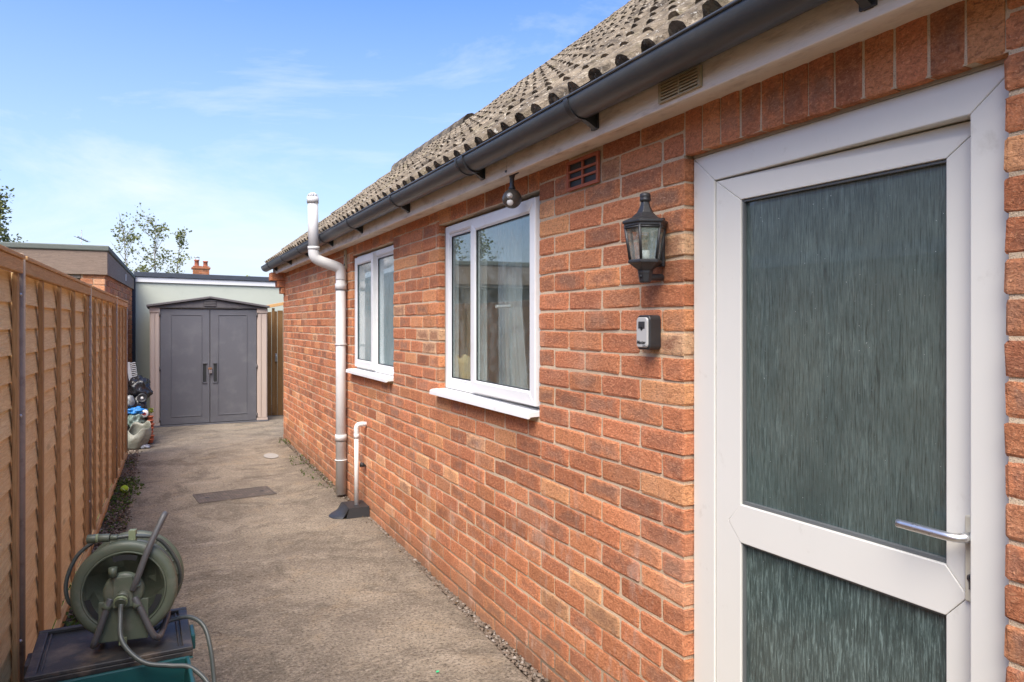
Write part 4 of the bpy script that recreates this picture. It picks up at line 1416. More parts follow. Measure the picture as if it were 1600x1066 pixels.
for y in posts[1:-1] + [posts[-1] - .0]:
    pp = MB().tube([(fx(y) + .006, y, -.05), (fx(y) + .006, y, FZ + .012)], .016 if y < 8.7 else .012, 14)
    fn('post', pp, M['post'])
    sc_ = MB()
    for z_ in (1.10, .32, 1.52):
        sc_.lathe([(.007, 0), (.007, .004), (.004, .007)], 8, 0, Matrix.Translation((fx(y) + .010, y - .034, z_)) @ Matrix.Rotation(PI / 2, 4, 'Y'))
    fn('coach_bolt', sc_, M['steel'])

# ------------------------------------------------------------------ weeds, ball
def leaf(mb, p, size, rs, up=.3, asp=.45):
    d = Vector((rs.uniform(-1, 1), rs.uniform(-1, 1), rs.uniform(-.4, 1) * up + .1)).normalized()
    n = Vector((rs.uniform(-1, 1), rs.uniform(-1, 1), rs.uniform(.2, 1))).normalized()
    s_ = d.cross(n).normalized() * size * asp
    p = Vector(p)
    mb.add([p, p + d * size * .5 + s_, p + d * size, p + d * size * .5 - s_], [(0, 1, 2, 3)], 0, None, rs.uniform(.001, .999))
rs = random.Random(3)
wd = MB()
def clump(cx_, cy_, r_, n, h, size):
    for i in range(n):
        a = rs.uniform(0, 2 * PI); q = r_ * math.sqrt(rs.random())
        leaf(wd, (cx_ + q * math.cos(a) * .5, cy_ + q * math.sin(a), -.01 + rs.random() * h * (1 - q / r_ * .6)), size * rs.uniform(.6, 1.3), rs, .8)
for (a, b, r_, n, h, s_) in ((-.30, 6.95, .40, 420, .06, .022), (-.27, 7.3, .25, 160, .05, .02), (-.31, 6.45, .28, 200, .05, .02), (-.33, 5.9, .3, 130, .04, .018),
                             (-.35, 4.15, .45, 520, .08, .026), (-.35, 3.55, .35, 380, .09, .028), (-.33, 4.8, .4, 160, .04, .02), (-.29, 8.2, .25, 90, .05, .018),
                             (1.37, 6.9, .35, 170, .035, .016), (1.375, 7.6, .4, 140, .05, .018), (1.37, 8.9, .2, 70, .05, .02), (1.375, 6.3, .3, 110, .03, .014)):
    clump(a, b, r_, n, h, s_)
obj('weeds', wd, M['leaf_low'], kind='stuff')
dl = MB()
for i in range(420):
    y = rs.uniform(2.8, 9.2); x = rs.uniform(-.38, -.17)
    leaf(dl, (x, y, .002), rs.uniform(.012, .028), rs, .15, .3)
for i in range(160):
    y = rs.uniform(1.2, 9.2)
    leaf(dl, (rs.uniform(1.33, 1.395), y, .0), rs.uniform(.008, .02), rs, .15, .3)
obj('leaf_litter', dl, mat_leaf('dead_leaf', (.16, .10, .05), (.07, .045, .025)), kind='stuff')
tb = MB(); pr_ = [(.032 * math.sin(t), -.032 * math.cos(t)) for t in [PI * i / 12 for i in range(13)]]
tb.lathe(pr_, 20)
tb = obj('tennis_ball', tb, M['ball']); tb.location = (-.258, 6.85, .028)
tag(tb, 'yellow green tennis ball lying in the weeds by the fence', 'ball')
seam = MB(); seam.tube([(.0322 * math.cos(t) * math.cos(.5 * math.sin(2 * t)), .0322 * math.sin(t) * math.cos(.5 * math.sin(2 * t)), .0322 * math.sin(.5 * math.sin(2 * t))) for t in [2 * PI * i / 40 for i in range(40)]], .0011, 4, closed=True)
so_ = obj('seam', seam, M['pipe_white'], tb)
sk = MB(); sk.add([(0, 0, 0), (.022, .004, .002), (.024, .016, .004), (.004, .018, .002), (0, 0, .003), (.022, .004, .005), (.024, .016, .007), (.004, .018, .005)],
                  [(0, 3, 2, 1), (4, 5, 6, 7), (0, 1, 5, 4), (1, 2, 6, 5), (2, 3, 7, 6), (3, 0, 4, 7)])
so_ = obj('plastic_scrap', sk, M['green_speck']); so_.location = (1.01, 2.74, .004); so_.scale = (.55, .55, .6)
tag(so_, 'tiny bright green scrap lying on the concrete path', 'litter')

# ------------------------------------------------------------------ boxes and hose reel
BXX = empty('lidded_crate', 'green plastic storage crate with dirty black lid under the hose reel', 'crate', loc=(-.137, 2.81, 0))
BXX.rotation_euler = (0, 0, R(1.2))
lx, ly, lz = .236, .19, .338
b = MB()
tp, bt = .96, .82
def tub(mb, lx, ly, z0, z1, tp, bt, th=.004, rim=.012):
    def ring(sx, sy, z): return [(-sx, -sy, z), (sx, -sy, z), (sx, sy, z), (-sx, sy, z)]
    rings = [ring(lx * bt, ly * bt, z0), ring(lx * tp, ly * tp, z1), ring(lx * tp + rim, ly * tp + rim, z1), ring(lx * tp + rim, ly * tp + rim, z1 + .006), ring(lx * tp - th, ly * tp - th, z1 + .006), ring(lx * bt - th, ly * bt - th, z0 + th)]
    vs = [v for r_ in rings for v in r_]
    fs = [(3, 2, 1, 0), (20, 21, 22, 23)]
    for j in range(5):
        for i in range(4):
            k2 = (i + 1) % 4
            fs.append((j * 4 + i, j * 4 + k2, (j + 1) * 4 + k2, (j + 1) * 4 + i))
    mb.add(vs, fs)
tub(b, lx, ly, 0.002, .300, .95, .80)
obj('body', b, M['crate_green'], BXX, .004)
l_ = MB()
l_.box(-lx, lx, -ly, ly, .308, .326)
l_.box(-lx, lx, -ly, -ly + .022, .3262, lz + .002).box(-lx, lx, ly - .022, ly, .3262, lz + .002)
l_.box(-lx, -lx + .03, -ly + .022, ly - .022, .3262, lz).box(lx - .03, lx, -ly + .022, ly - .022, .3262, lz)
l_.box(-lx + .036, -lx + .043, -ly + .03, ly - .03, .3262, .334).box(lx - .043, lx - .036, -ly + .03, ly - .03, .3262, .334)
l_.box(-lx + .05, lx - .05, -ly + .026, -ly + .032, .3262, .333)
obj('lid', l_, M['lid'], BXX, .006, segs=3)
for s_ in (-1, 1):
    c_ = MB(); c_.box(s_ * (lx + .001), s_ * (lx + .017), -.05, .05, .27, .322); obj('clip', c_, M['lid'] if s_ < 0 else M['crate_green'], BXX, .004)
OC = empty('open_crate', 'open dark green plastic crate in front of the lidded crate', 'crate', loc=(-.10, 2.425, 0))
OC.rotation_euler = (0, 0, R(2.0))
b = MB(); tub(b, .20, .165, .002, .318, .95, .82, .004, .008)
obj('body', b, M['crate_green'], OC, .003)
b = MB(); b.box(-.20, -.03, .157, .1655, .296, .314).box(.01, .12, .157, .1655, .296, .314); b.box(.186, .203, -.14, .03, .290, .312)
obj('rim_rib', b, M['crate_green'], OC, .003)
cb = MB(); cb.hexa([(-.05, -.05, 0), (.06, -.06, 0), (.07, .03, 0), (-.04, .04, 0), (-.06, -.04, .13), (.05, -.05, .12), (.06, .04, .135), (-.05, .05, .14)])
cb.hexa([(-.06, -.04, .131), (.05, -.05, .121), (.06, -.11, .17), (-.05, -.10, .18), (-.06, -.04, .133), (.05, -.05, .123), (.06, -.11, .172), (-.05, -.10, .182)])
cb = obj('cardboard_box', cb, M['card'], bevel=.002); cb.location = (-.03, 2.40, .16); cb.rotation_euler = (0, 0, .3)
tag(cb, 'small torn cardboard box inside the open green crate', 'box')

HR = empty('hose_reel', 'dark green garden hose reel with tube legs standing on the black crate lid', 'hose reel', loc=(-.103, 2.735, .525))
HR.rotation_euler = (R(-3), 0, R(-9))
RY = Matrix.Rotation(PI / 2, 4, 'X')     # lathe axis z -> -y (towards the viewer)
def hr(name, mb, mat, bevel=0.0): return obj(name, mb, mat, HR, bevel)
fl_ = MB()
fl_.lathe([(.110, -.004), (.126, .006), (.140, .009), (.154, .007), (.161, .0), (.163, -.010), (.160, -.013), (.152, -.006), (.138, -.003), (.124, -.006), (.110, -.010)], 56, mat=RY)
fl_.lathe([(.124, .0075), (.127, .0105), (.130, .0075)], 56, mat=RY)
fl_.lathe([(.075, .003), (.098, -.001), (.110, -.004), (.110, -.010), (.098, -.008), (.075, -.006)], 56, mat=RY)
hr('flange', fl_, M['reel_green'])
hb = MB()
hb.lathe([(.0, .022), (.052, .022), (.060, .018), (.064, .004), (.075, .0035), (.078, -.003)], 48, mat=RY)
hb.box(-.075, .075, -.012, -.006, -.163, -.03)
hb.box(-.030, .030, -.029, -.018, -.050, .052)
hr('hub', hb, M['reel_green'], .003)
for k in range(3):
    sl_ = MB()
    a0 = R(90 + 120 * k - 20)
    vs = []
    for i in range(11):
        a = a0 + R(38) * i / 10
        for r_ in (.101, .119): vs.append((r_ * math.cos(a), -.0085, r_ * math.sin(a)))
    sl_.add(vs, [(2 * i, 2 * i + 1, 2 * i + 3, 2 * i + 2) for i in range(10)])
    hr('slot', sl_, M['seal'])
bf = MB(); bf.lathe([(.055, -.150), (.130, -.150), (.150, -.154), (.163, -.160), (.163, -.153), (.150, -.147), (.130, -.142), (.055, -.142)], 56, mat=RY)
for k in range(18):
    a = 2 * PI * k / 18
    bf.tube([(.100 * math.cos(a), .141, .100 * math.sin(a)), (.152 * math.cos(a), .143, .152 * math.sin(a))], .0035, 4)
hr('back_flange', bf, M['reel_green'])
dr = MB(); dr.lathe([(.06, -.010), (.06, -.144)], 32, mat=RY); hr('drum', dr, M['reel_green'])
# wound hose
wh = MB()
pts = []
turn = 0
for ring_i, (rr_, n_t) in enumerate(((.108, 10), (.121, 9), (.134, 7))):
    for i in range(n_t * 28):
        t = i / 28
        f = t / n_t
        y = (.012 + .122 * f) if ring_i % 2 == 0 else (.134 - .122 * f)
        a = 2 * PI * t
        pts.append((rr_ * math.cos(a), y, rr_ * math.sin(a)))
wh.tube(pts, .0066, 7)
hr('wound_hose', wh, M['hose'])
tubr = .0105
fr_ = MB(); fr_.tube(smooth_path([(.030, -.026, .005), (.045, -.034, .045), (.075, -.022, .135), (.112, .012, .225), (.118, .030, .238)], 6), tubr, 12)
hr('handle_tube', fr_, M['reel_tube'])
lg = MB(); lg.tube(smooth_path([(-.036, -.022, -.018), (-.050, -.03, -.06), (-.076, -.030, -.140), (-.084, -.022, -.160), (-.086, 0.0, -.170), (-.080, .10, -.178)], 6), tubr, 12)
hr('leg', lg, M['reel_tube'])
lg = MB(); lg.tube(smooth_path([(.034, -.022, -.022), (.055, -.03, -.060), (.088, -.028, -.140), (.100, -.018, -.160), (.108, .01, -.168), (.112, .12, -.150), (.108, .17, -.12)], 6), tubr, 12)
hr('leg', lg, M['reel_tube'])
for (x, z_) in ((-.040, -.032), (.038, -.034), (.034, .018)):
    so_ = MB()
    so_.tube([(x, -.018, z_), (x * 1.25, -.030, z_ * 1.6)], .0145, 10)
    hr('socket', so_, M['reel_green'])
cn = MB(); cn.tube([(.0, -.020, -.012), (.0, -.046, -.018)], .020, 16); cn.tube([(.0, -.044, -.018), (0, -.060, -.026)], .017, 14)
hr('connector', cn, M['reel_green'])
cn = MB(); cn.tube([(-.03, -.028, .055), (-.03, -.028, .085)], .013, 10); hr('latch_button', cn, M['reel_green'])
cn = MB(); cn.tube([(.0, -.050, -.020), (.0, -.057, -.023)], .021, 16); hr('connector_ring', cn, M['reel_pale'])
cn = MB(); cn.box(-.012, .012, -.020, -.012, -.175, -.150); hr('foot_clip', cn, M['reel_pale'], .002)
cn = MB(); cn.box(.006, .028, .020, .046, .150, .192); cn.lathe([(.004, 0), (.004, .004)], 8, mat=Matrix.Translation((.017, .020, .160)) @ Matrix.Rotation(PI / 2, 4, 'X'))
hr('clip', cn, M['reel_pale'], .002)
# spray end clipped on top and its loop of hose
nz_ = MB(); nz_.tube([(-.120, .03, .172), (-.092, .03, .172)], .0145, 14); nz_.tube([(-.086, .03, .172), (-.052, .03, .171)], .0135, 14); nz_.tube([(-.050, .03, .171), (-.028, .03, .170)], .010, 12)
hr('nozzle', nz_, M['reel_green'], .001)
nz_ = MB(); nz_.tube([(-.093, .03, .172), (-.0855, .03, .172)], .0152, 14); hr('nozzle_ring', nz_, M['reel_pale'])
lp = MB(); lp.tube(smooth_path([(-.030, .03, .170), (.03, .032, .170), (.10, .05, .145), (.150, .08, .06), (.155, .12, -.02), (.12, .15, -.06)], 8), .0066, 8)
lp.tube(smooth_path([(-.060, .10, .155), (-.10, .09, .155), (-.160, .08, .110), (-.190, .07, .03), (-.182, .07, -.04), (-.150, .10, -.08)], 8), .0066, 8)
hr('hose_loop', lp, M['hose'])
# free hose running from the hub and the other end dropping behind the crate
def cpt(u, v, d):
    k = (u - 800) / 1119
    s_, c_ = math.sin(THETA), math.cos(THETA)
    return (d * (s_ + k * c_), d * (c_ - k * s_), 1.42 + (506 - v) * d / 1119)
hs_ = MB()
hs_.tube(smooth_path([(-.1105, 2.672, .5), (-.112, 2.655, .470), (-.104, 2.600, .405), (-.045, 2.545, .352), (.03, 2.525, .333), (.095, 2.50, .322), (.15, 2.44, .27), (.19, 2.36, .17), (.20, 2.26, .05), (.19, 2.15, .012), (.15, 1.95, .010)], 8), .0076, 10)
hs_.tube(smooth_path([(-.01, 2.80, .352), (.04, 2.83, .362), (.10, 2.82, .366), (.145, 2.78, .34), (.165, 2.73, .27), (.175, 2.68, .16), (.185, 2.60, .06), (.20, 2.48, .012), (.19, 2.30, .010)], 8), .0076, 10)
o = obj('garden_hose', hs_, M['hose'])
tag(o, 'loose grey green hose draped from the reel over the open crate to the path', 'hose')

# ------------------------------------------------------------------ plastic shed
SH = empty('plastic_shed', 'grey double doored plastic shed with taupe posts at the end of the path', 'shed', loc=(.66, 10.97, 0))
siv = Matrix.Translation((-.66, -10.97, 0))
def sh(name, mb, mat, bevel=0.0):
    o = obj(name, mb, mat, SH, bevel); o.matrix_parent_inverse = siv; return o
SY = 10.97
b = MB(); b.box(-.105, 1.424, SY + .07, SY + 1.9, .0, 1.64); sh('side_wall', b, M['shed_taupe'], .01)
b = MB(); b.box(-.12, 1.44, SY - .03, SY + 1.9, -.005, .018); sh('base', b, M['shed_grey'], .004)
for (x0, x1) in ((-.109, .012), (1.282, 1.424)):
    b = MB(); b.box(x0, x1, SY, SY + .068, .019, 1.645)
    w = x1 - x0
    b.box(x0 + .012, x0 + .055, SY - .012, SY - .0005, .055, 1.56); b.box(x0 + .068, x1 - .010, SY - .012, SY - .0005, .055, 1.56)
    b.box(x0 - .004, x1 + .004, SY - .016, SY + .05, 1.575, 1.646)
    b.box(x0 - .004, x1 + .004, SY - .016, SY + .05, .019, .05)
    sh('corner_post', b, M['shed_taupe'], .004)
def panel_door(x0, x1, hinge_left):
    z0, z1 = .025, 1.622
    b = MB()
    y = SY - .006
    b.box(x0, x1, y, y + .04, z0, z1)
    # raised border: bevelled inset panel drawn by four mouldings
    i0, i1, j0, j1 = x0 + .13 if hinge_left else x0 + .10, x1 - (.10 if hinge_left else .13), z0 + .10, z1 - .07
    for bb in ((i0, i1, j1 - .012, j1), (i0, i1, j0, j0 + .012), (i0, i0 + .010, j0 + .012, j1 - .012), (i1 - .010, i1, j0 + .012, j1 - .012)):
        b.box(bb[0], bb[1], y - .007, y - .0003, bb[2], bb[3])
    sh_door = sh('door', b, M['shed_grey'], .004)
    hx = x1 - .065 if hinge_left else x0 + .065
    h = MB()
    # recessed grip: a dark trough with a raised outer lip
    s_ = -1 if hinge_left else 1
    h.box(hx - .022, hx + .022, y - .0024, y - .0004, .60, .855, 1)
    h.box(hx - .030, hx + .030, y - .016, y - .0004, .857, .875); h.box(hx + s_ * .023, hx + s_ * .034, y - .018, y - .0004, .60, .856)
    h.box(hx - .030, hx + .030, y - .012, y - .0004, .583, .598)
    o = obj('handle', h, [M['shed_grey'], M['seal']], sh_door, .003)
    hg = MB()
    xx = x0 - .004 if hinge_left else x1 + .004
    for z_ in (.10, .80, 1.55): hg.tube([(xx, y - .006, z_ - .03), (xx, y - .006, z_ + .03)], .009, 8)
    obj('hinge', hg, M['shed_roof'], sh_door)
panel_door(.020, .646, True); panel_door(.654, 1.274, False)
b = MB(); b.box(.625, .675, SY - .034, SY - .014, .775, .80); b.tube(arc((.655, SY - .03, .77), .014, 0, PI, 8), .0035, 6); sh('hasp', b, M['brass'], .002)
b = MB(); b.box(.636, .676, SY - .040, SY - .022, .722, .768)
b.tube([(.645, SY - .031, .765), (.645, SY - .031, .785), (.656, SY - .031, .797), (.667, SY - .031, .785), (.667, SY - .031, .765)], .0035, 6)
b = obj('padlock', b, M['steel'], None, .003); tag(b, 'small steel padlock hanging on the shed doors', 'padlock')
# gable with roof edge
b = MB()
AX, AZ = .650, 1.795
EZ0 = 1.668
xl, xr = -.150, 1.448
def slabroof(mb, y0, y1, t, off=0.0, ins=0.0):
    L_ = (xl + ins, EZ0 + off); A_ = (AX, AZ + off); R_ = (xr - ins, EZ0 + off)
    for (p, q, e) in ((L_, A_, 0), (A_, R_, .002)):
        mb.hexa([(p[0] + e, y0, p[1] - t), (q[0], y0, q[1] - t), (q[0], y1, q[1] - t), (p[0] + e, y1, p[1] - t), (p[0] + e, y0, p[1]), (q[0], y0, q[1]), (q[0], y1, q[1]), (p[0] + e, y1, p[1])])
slabroof(b, SY - .075, SY - .045, .030, .012)
slabroof(b, SY - .0445, SY + 1.95, .022, .004)
sh('roof', b, M['shed_roof'], .004)
b = MB(); y = SY - .030
vs = [(xl + .06, y, 1.640), (xr - .06, y, 1.640), (xr - .06, y, EZ0 - .012), (AX, y, AZ - .030), (xl + .06, y, EZ0 - .012)]
b.add(vs + [(v[0], SY + .06, v[2]) for v in vs], [(0, 1, 2, 3, 4), (9, 8, 7, 6, 5)] + [(i, i + 5, (i + 1) % 5 + 5, (i + 1) % 5) for i in range(5)])
sh('gable', b, M['shed_roof'])
def zr_(x): return EZ0 - .018 + (AZ - .02 - EZ0) * (1 - abs(x - AX) / (AX - xl))
i = 0
x = xl + .12
while x < xr - .14:
    w = .07 + .03 * ((i * 7) % 3)
    if not (.52 < x + w / 2 < .80) and zr_(x) > 1.665 and zr_(x + w) > 1.665:
        b = MB(); zt0, zt1 = zr_(x) - .012, zr_(x + w) - .012
        b.hexa([(x, y - .005, 1.650), (x + w - .006, y - .005, 1.650), (x + w - .006, y - .0003, 1.650), (x, y - .0003, 1.650), (x, y - .005, zt0), (x + w - .006, y - .005, zt1), (x + w - .006, y - .0003, zt1), (x, y - .0003, zt0)])
        sh('shingle', b, M['shed_roof'])
    x += w; i += 1
b = MB()
for k in range(4): b.box(.575, .725, y - .020, y - .006, 1.668 + k * .022, 1.682 + k * .022)
b.box(.568, .732, y - .0055, y - .0004, 1.660, 1.758)
sh('vent', b, M['shed_roof'], .002)

# ------------------------------------------------------------------ sage garage behind
SG = empty('rendered_garage', 'pale sage green rendered flat roofed garage behind the plastic shed', 'garage', loc=(0, 13.1, 0))
giv = Matrix.Translation((0, -13.1, 0))
def sg(name, mb, mat, bevel=0.0):
    o = obj(name, mb, mat, SG, bevel); o.matrix_parent_inverse = giv; return o
sg('wall', MB().hexa([(-.335, 13.1, -.1), (5, 13.1, -.1), (5, 17, -.1), (-.335, 17, -.1), (-.335, 13.1, 2.12), (5, 13.1, 2.0), (5, 17, 2.0), (-.335, 17, 2.12)]), M['sage'])
def band(z0, z1, dz, x0, y0, y1): return MB().hexa([(x0, y0, z0), (5.0, y0, z0 - dz), (5.0, y1, z0 - dz), (x0, y1, z0), (x0, y0, z1), (5.0, y0, z1 - dz), (5.0, y1, z1 - dz), (x0, y1, z1)])
sg('fascia', band(2.098, 2.182, .075, -.348, 13.070, 13.098), M['white_board'], .004)
sg('roof_edge', band(2.184, 2.262, .075, -.356, 13.045, 13.11), M['felt_dark'], .006)
sg('roof', band(2.13, 2.262, .075, -.36, 13.112, 17.1), M['felt_dark'])

sg('gap_shade_strip', MB().box(-.405, -.3355, 13.02, 13.5, -.1, 2.2), M['felt_dark'])  # dark strip added as the deep shade in the gap between the garages

# ------------------------------------------------------------------ brick garage on the left
LG = empty('brick_garage', 'flat roofed brick garage beyond the fence with weathered board fascia', 'garage', loc=(-.545, 9.3, 0))
LG.rotation_euler = (0, 0, R(-2.49))
lw = MB(); lw.box(-3.2, -.012, .012, .10, -.1, 2.0) if False else None
lw.box(-.236, -.010, .010, .22, -.1, 2.05); lw.box(-.22, -.010, .2205, 3.85, -.1, 2.02); lw.box(-3.3, -.236, .24, .3, -.1, 2.0, 1)
lw.box(-3.3, -.24, .0, .22, 1.93, 2.02, 1)
LW = obj('wall', lw, [M['mortar'], M['room_dark']], LG)
random.seed(9)
cnt = 0
rest = MB()
for r_ in range(26):
    z_ = 1.935 - r_ * .0748
    if z_ < .02: break
    off = 0 if r_ % 2 else -.115
    # front face (towards -y)
    spans = [(-.240, -.120), (-.110, .0)] if r_ % 2 else [(-.240, -.226), (-.216, .0)]
    spans = [s_ for s_ in spans if s_[1] - s_[0] > .03]
    for (a, b_) in spans:
        vs, fs, uv = brick_geo(b_ - a, BH, .1, random.randint(0, 999))
        V = [(v[1] + a, v[0], v[2] + z_) for v in vs]; F = [tuple(reversed(f)) for f in fs]
        if z_ > 1.35:
            mb = MB(); mb.add(V, F, 0, uv); obj('brick', mb, M['brick_old'], LW)
        else: rest.add(V, F, 0, uv, random.random())
    y_ = .112 if r_ % 2 else .0
    y_ += .108
    if r_ % 2 == 0: y_ = .105
    while y_ < 3.75:
        Lb = .215
        vs, fs, uv = brick_geo(Lb, BH, .1, random.randint(0, 999))
        V = [(-v[0], v[1] + y_, v[2] + z_) for v in vs]; F = [tuple(reversed(f)) for f in fs]
        rest.add(V, F, 0, uv, random.uniform(.001, .999))
        y_ += .225
obj('brickwork', rest, M['brick_old'], LW, kind='stuff')
b = MB(); b.box(-3.3, .028, -.028, -.004, 1.972, 2.236); obj('fascia_board', b, M['weather_board'], LG, .004)
b = MB(); b.hexa([(.004, -.003, 1.972), (.028, -.003, 1.972), (.028, 3.84, 1.972), (.004, 3.84, 1.972), (.004, -.003, 2.236), (.028, -.003, 2.236), (.028, 3.84, 2.14), (.004, 3.84, 2.14)])
obj('fascia_board', b, mat_wood('weathered_board_side', (.30, .235, .19), (.24, .18, .14), (.12, .085, .065), 'y'), LG, .004)
b = MB()
b.hexa([(-3.3, -.045, 2.238), (.045, -.045, 2.238), (.045, 3.86, 2.142), (-3.3, 3.86, 2.142), (-3.3, -.045, 2.300), (.045, -.045, 2.300), (.045, 3.86, 2.196), (-3.3, 3.86, 2.196)])
obj('roof', b, M['felt'], LG, .012)
b = MB(); b.box(.029, .034, 2.2, 2.26, 2.03, 2.12); obj('number_tag', b, M['white_board'], LG)
# shade in the gap is the dark strip added to the rendered garage
# ------------------------------------------------------------------ gate
GT = empty('side_gate', 'brown timber board gate between the shed and the house corner', 'gate', loc=(1.6, 11.5, 0))
tiv = Matrix.Translation((-1.6, -11.5, 0))
x = 1.475
i = 0
while x < 2.05:
    w = .085
    b = MB(); b.box(x, x + w - .006, 11.5 + (.004 if i % 2 else 0), 11.52, .01, 1.60 + .012 * (i % 3))
    o = obj('board', b, M['gate_wood'], GT, .002); o.matrix_parent_inverse = tiv
    x += w; i += 1
b = MB(); b.hexa([(1.46, 11.46, 1.652), (2.06, 11.46, 1.77), (2.06, 11.54, 1.77), (1.46, 11.54, 1.652), (1.46, 11.46, 1.70), (2.06, 11.46, 1.82), (2.06, 11.54, 1.82), (1.46, 11.54, 1.70)])
o = obj('top_rail', b, M['rail'], GT, .003); o.matrix_parent_inverse = tiv
b = MB(); b.box(1.56, 1.60, 11.49, 11.498, .05, 1.66); o = obj('stile', b, M['gate_wood'], GT, .002); o.matrix_parent_inverse = tiv
b = MB(); b.tube([(1.62, 11.47, .86), (1.62, 11.46, .90), (1.62, 11.47, .94)], .007, 6); b.box(1.605, 1.635, 11.478, 11.489, .84, .96)
o = obj('latch', b, M['steel'], GT, .002); o.matrix_parent_inverse = tiv

# ------------------------------------------------------------------ clutter beside the shed
def blob(name, c, sx, sy, sz, mat, label, cat, seed=0, rough_=.25, sub=4, freq=2.2, group=None):
    import bmesh
    bm = bmesh.new()
    bmesh.ops.create_icosphere(bm, subdivisions=sub, radius=1)
    for v in bm.verts:
        d = v.co.normalized()
        n = mnoise.noise(d * freq + Vector((seed, 0, 0))) + .5 * abs(mnoise.noise(d * freq * 2.7 + Vector((seed, 3, 0)))) + .25 * abs(mnoise.noise(d * freq * 6 + Vector((seed, 3, 8))))
        v.co = d * (1 + rough_ * n)
        v.co.x *= sx; v.co.y *= sy; v.co.z *= sz
        if v.co.z < -sz * .8: v.co.z = -sz * .8
    me = bpy.data.meshes.new(name); bm.to_mesh(me); bm.free()
    for p_ in me.polygons: p_.use_smooth = True
    me.materials.append(mat)
    o = bpy.data.objects.new(name, me); col.objects.link(o); o.location = c
    return tag(o, label, cat, group)
blob('bin_bag', (-.215, 9.66, .63), .125, .12, .135, M['bag_black'], 'shiny black bin bag heaped high beside the shed corner', 'bin bag', 2, .4)
blob('bin_bag', (-.25, 9.64, .30), .13, .16, .30, M['bag_black'], 'sagging black bin bag at the bottom of the heap by the shed', 'bin bag', 5, .35)
# small wheel poking from the bags
w_ = MB(); Mw = Matrix.Translation((-.175, 9.50, .545)) @ Matrix.Rotation(PI / 2, 4, 'X')
w_.lathe([(.018, -.015), (.045, -.018), (.055, -.012), (.055, .012), (.045, .018), (.038, .010), (.018, .012)], 24, mat=Mw)
w_ = obj('trolley_wheel', w_, M['black_plastic']); tag(w_, 'small black plastic wheel lying against the black bin bags', 'wheel')
w_ = MB(); w_.lathe([(.0, .014), (.014, .016), (.017, .012)], 16, mat=Mw); w_ = obj('wheel_hub', w_, M['pipe']); w_['label'] = 'grey hub'
w_.parent = bpy.data.objects['trolley_wheel']
# white slotted plastic rack leaning on the dark wall
rk = MB()
def rot(x, z): 
    a = R(8); return (-.275 + x * math.cos(a) + z * math.sin(a) * -1, z * math.cos(a) + x * math.sin(a) + .72)
for (x0, x1, z0, z1) in [(-.045, -.005, 0, .24)] + [(-.005, .055, .01 + k * .023, .022 + k * .023) for k in range(10)]:
    P = [rot(x0, z0), rot(x1, z0), rot(x1, z1), rot(x0, z1)]
    rk.hexa([(P[0][0], 9.80, P[0][1]), (P[1][0], 9.80, P[1][1]), (P[1][0], 9.815, P[1][1]), (P[0][0], 9.815, P[0][1]),
             (P[3][0], 9.80, P[3][1]), (P[2][0], 9.80, P[2][1]), (P[2][0], 9.815, P[2][1]), (P[3][0], 9.815, P[3][1])])
rk = obj('slotted_rack', rk, M['white_wire'], None, .002); tag(rk, 'white slotted plastic rack standing up behind the black bin bags', 'rack')
blob('carrier_bag', (-.235, 9.42, .40), .095, .07, .045, M['bag_blue'], 'crumpled bright blue plastic bag on top of the rubbish heap', 'bag', 8, .5)
blob('carrier_bag', (-.245, 9.40, .29), .085, .07, .09, mat_simple('green_grey_bag', (.06, .11, .08), (.20, .24, .22), .4, 18, .006, 30), 'green and grey crumpled bag below the blue bag', 'bag', 12, .5)
# round white tin with red badge
tn = MB(); Mw = Matrix.Translation((-.15, 9.40, .375)) @ Matrix.Rotation(PI / 2 + .15, 4, 'X')
tn.lathe([(.0, .03), (.040, .03), (.044, .026), (.044, -.026), (.0, -.03)], 24, mat=Mw)
tn = obj('round_tin', tn, M['white_board']); tag(tn, 'round white tin with a red badge beside the blue bag', 'tin')
bd_ = MB(); bd_.lathe([(.010, .0304), (.020, .0304), (.020, .032), (.010, .032), (.010, .0304)], 20, mat=Mw); obj('badge', bd_, M['red_paint'], tn)
# white sack, open topped
sk = MB(); vs = []; fs = []
n_ = 26; hh = 10
for j in range(hh + 1):
    t = j / hh
    for i in range(n_):
        a = 2 * PI * i / n_
        r_ = (.085 + .045 * math.sin(PI * min(1, t * 1.1) * .8)) * (1 + .10 * math.sin(3 * a + 2 * t) + .05 * math.sin(7 * a - 5 * t))
        lean = .03 * t
        vs.append((r_ * math.cos(a) + lean, r_ * .9 * math.sin(a), t * .24 * (1 + (.22 * math.sin(a * 1 + .6) + .10 * math.sin(a * 4)) * t)))
for j in range(hh):
    for i in range(n_):
        k2 = (i + 1) % n_
        fs.append((j * n_ + i, j * n_ + k2, (j + 1) * n_ + k2, (j + 1) * n_ + i))
fs.append(tuple(reversed(range(n_))))
sk.add(vs, fs, 0, None, 0, True)
sk = obj('white_sack', sk, M['bag_white']); sk.location = (-.235, 9.20, .0)
md = sk.modifiers.new('thick', 'SOLIDIFY'); md.thickness = .003
tag(sk, 'open dirty white sack on the ground at the end of the fence', 'sack')
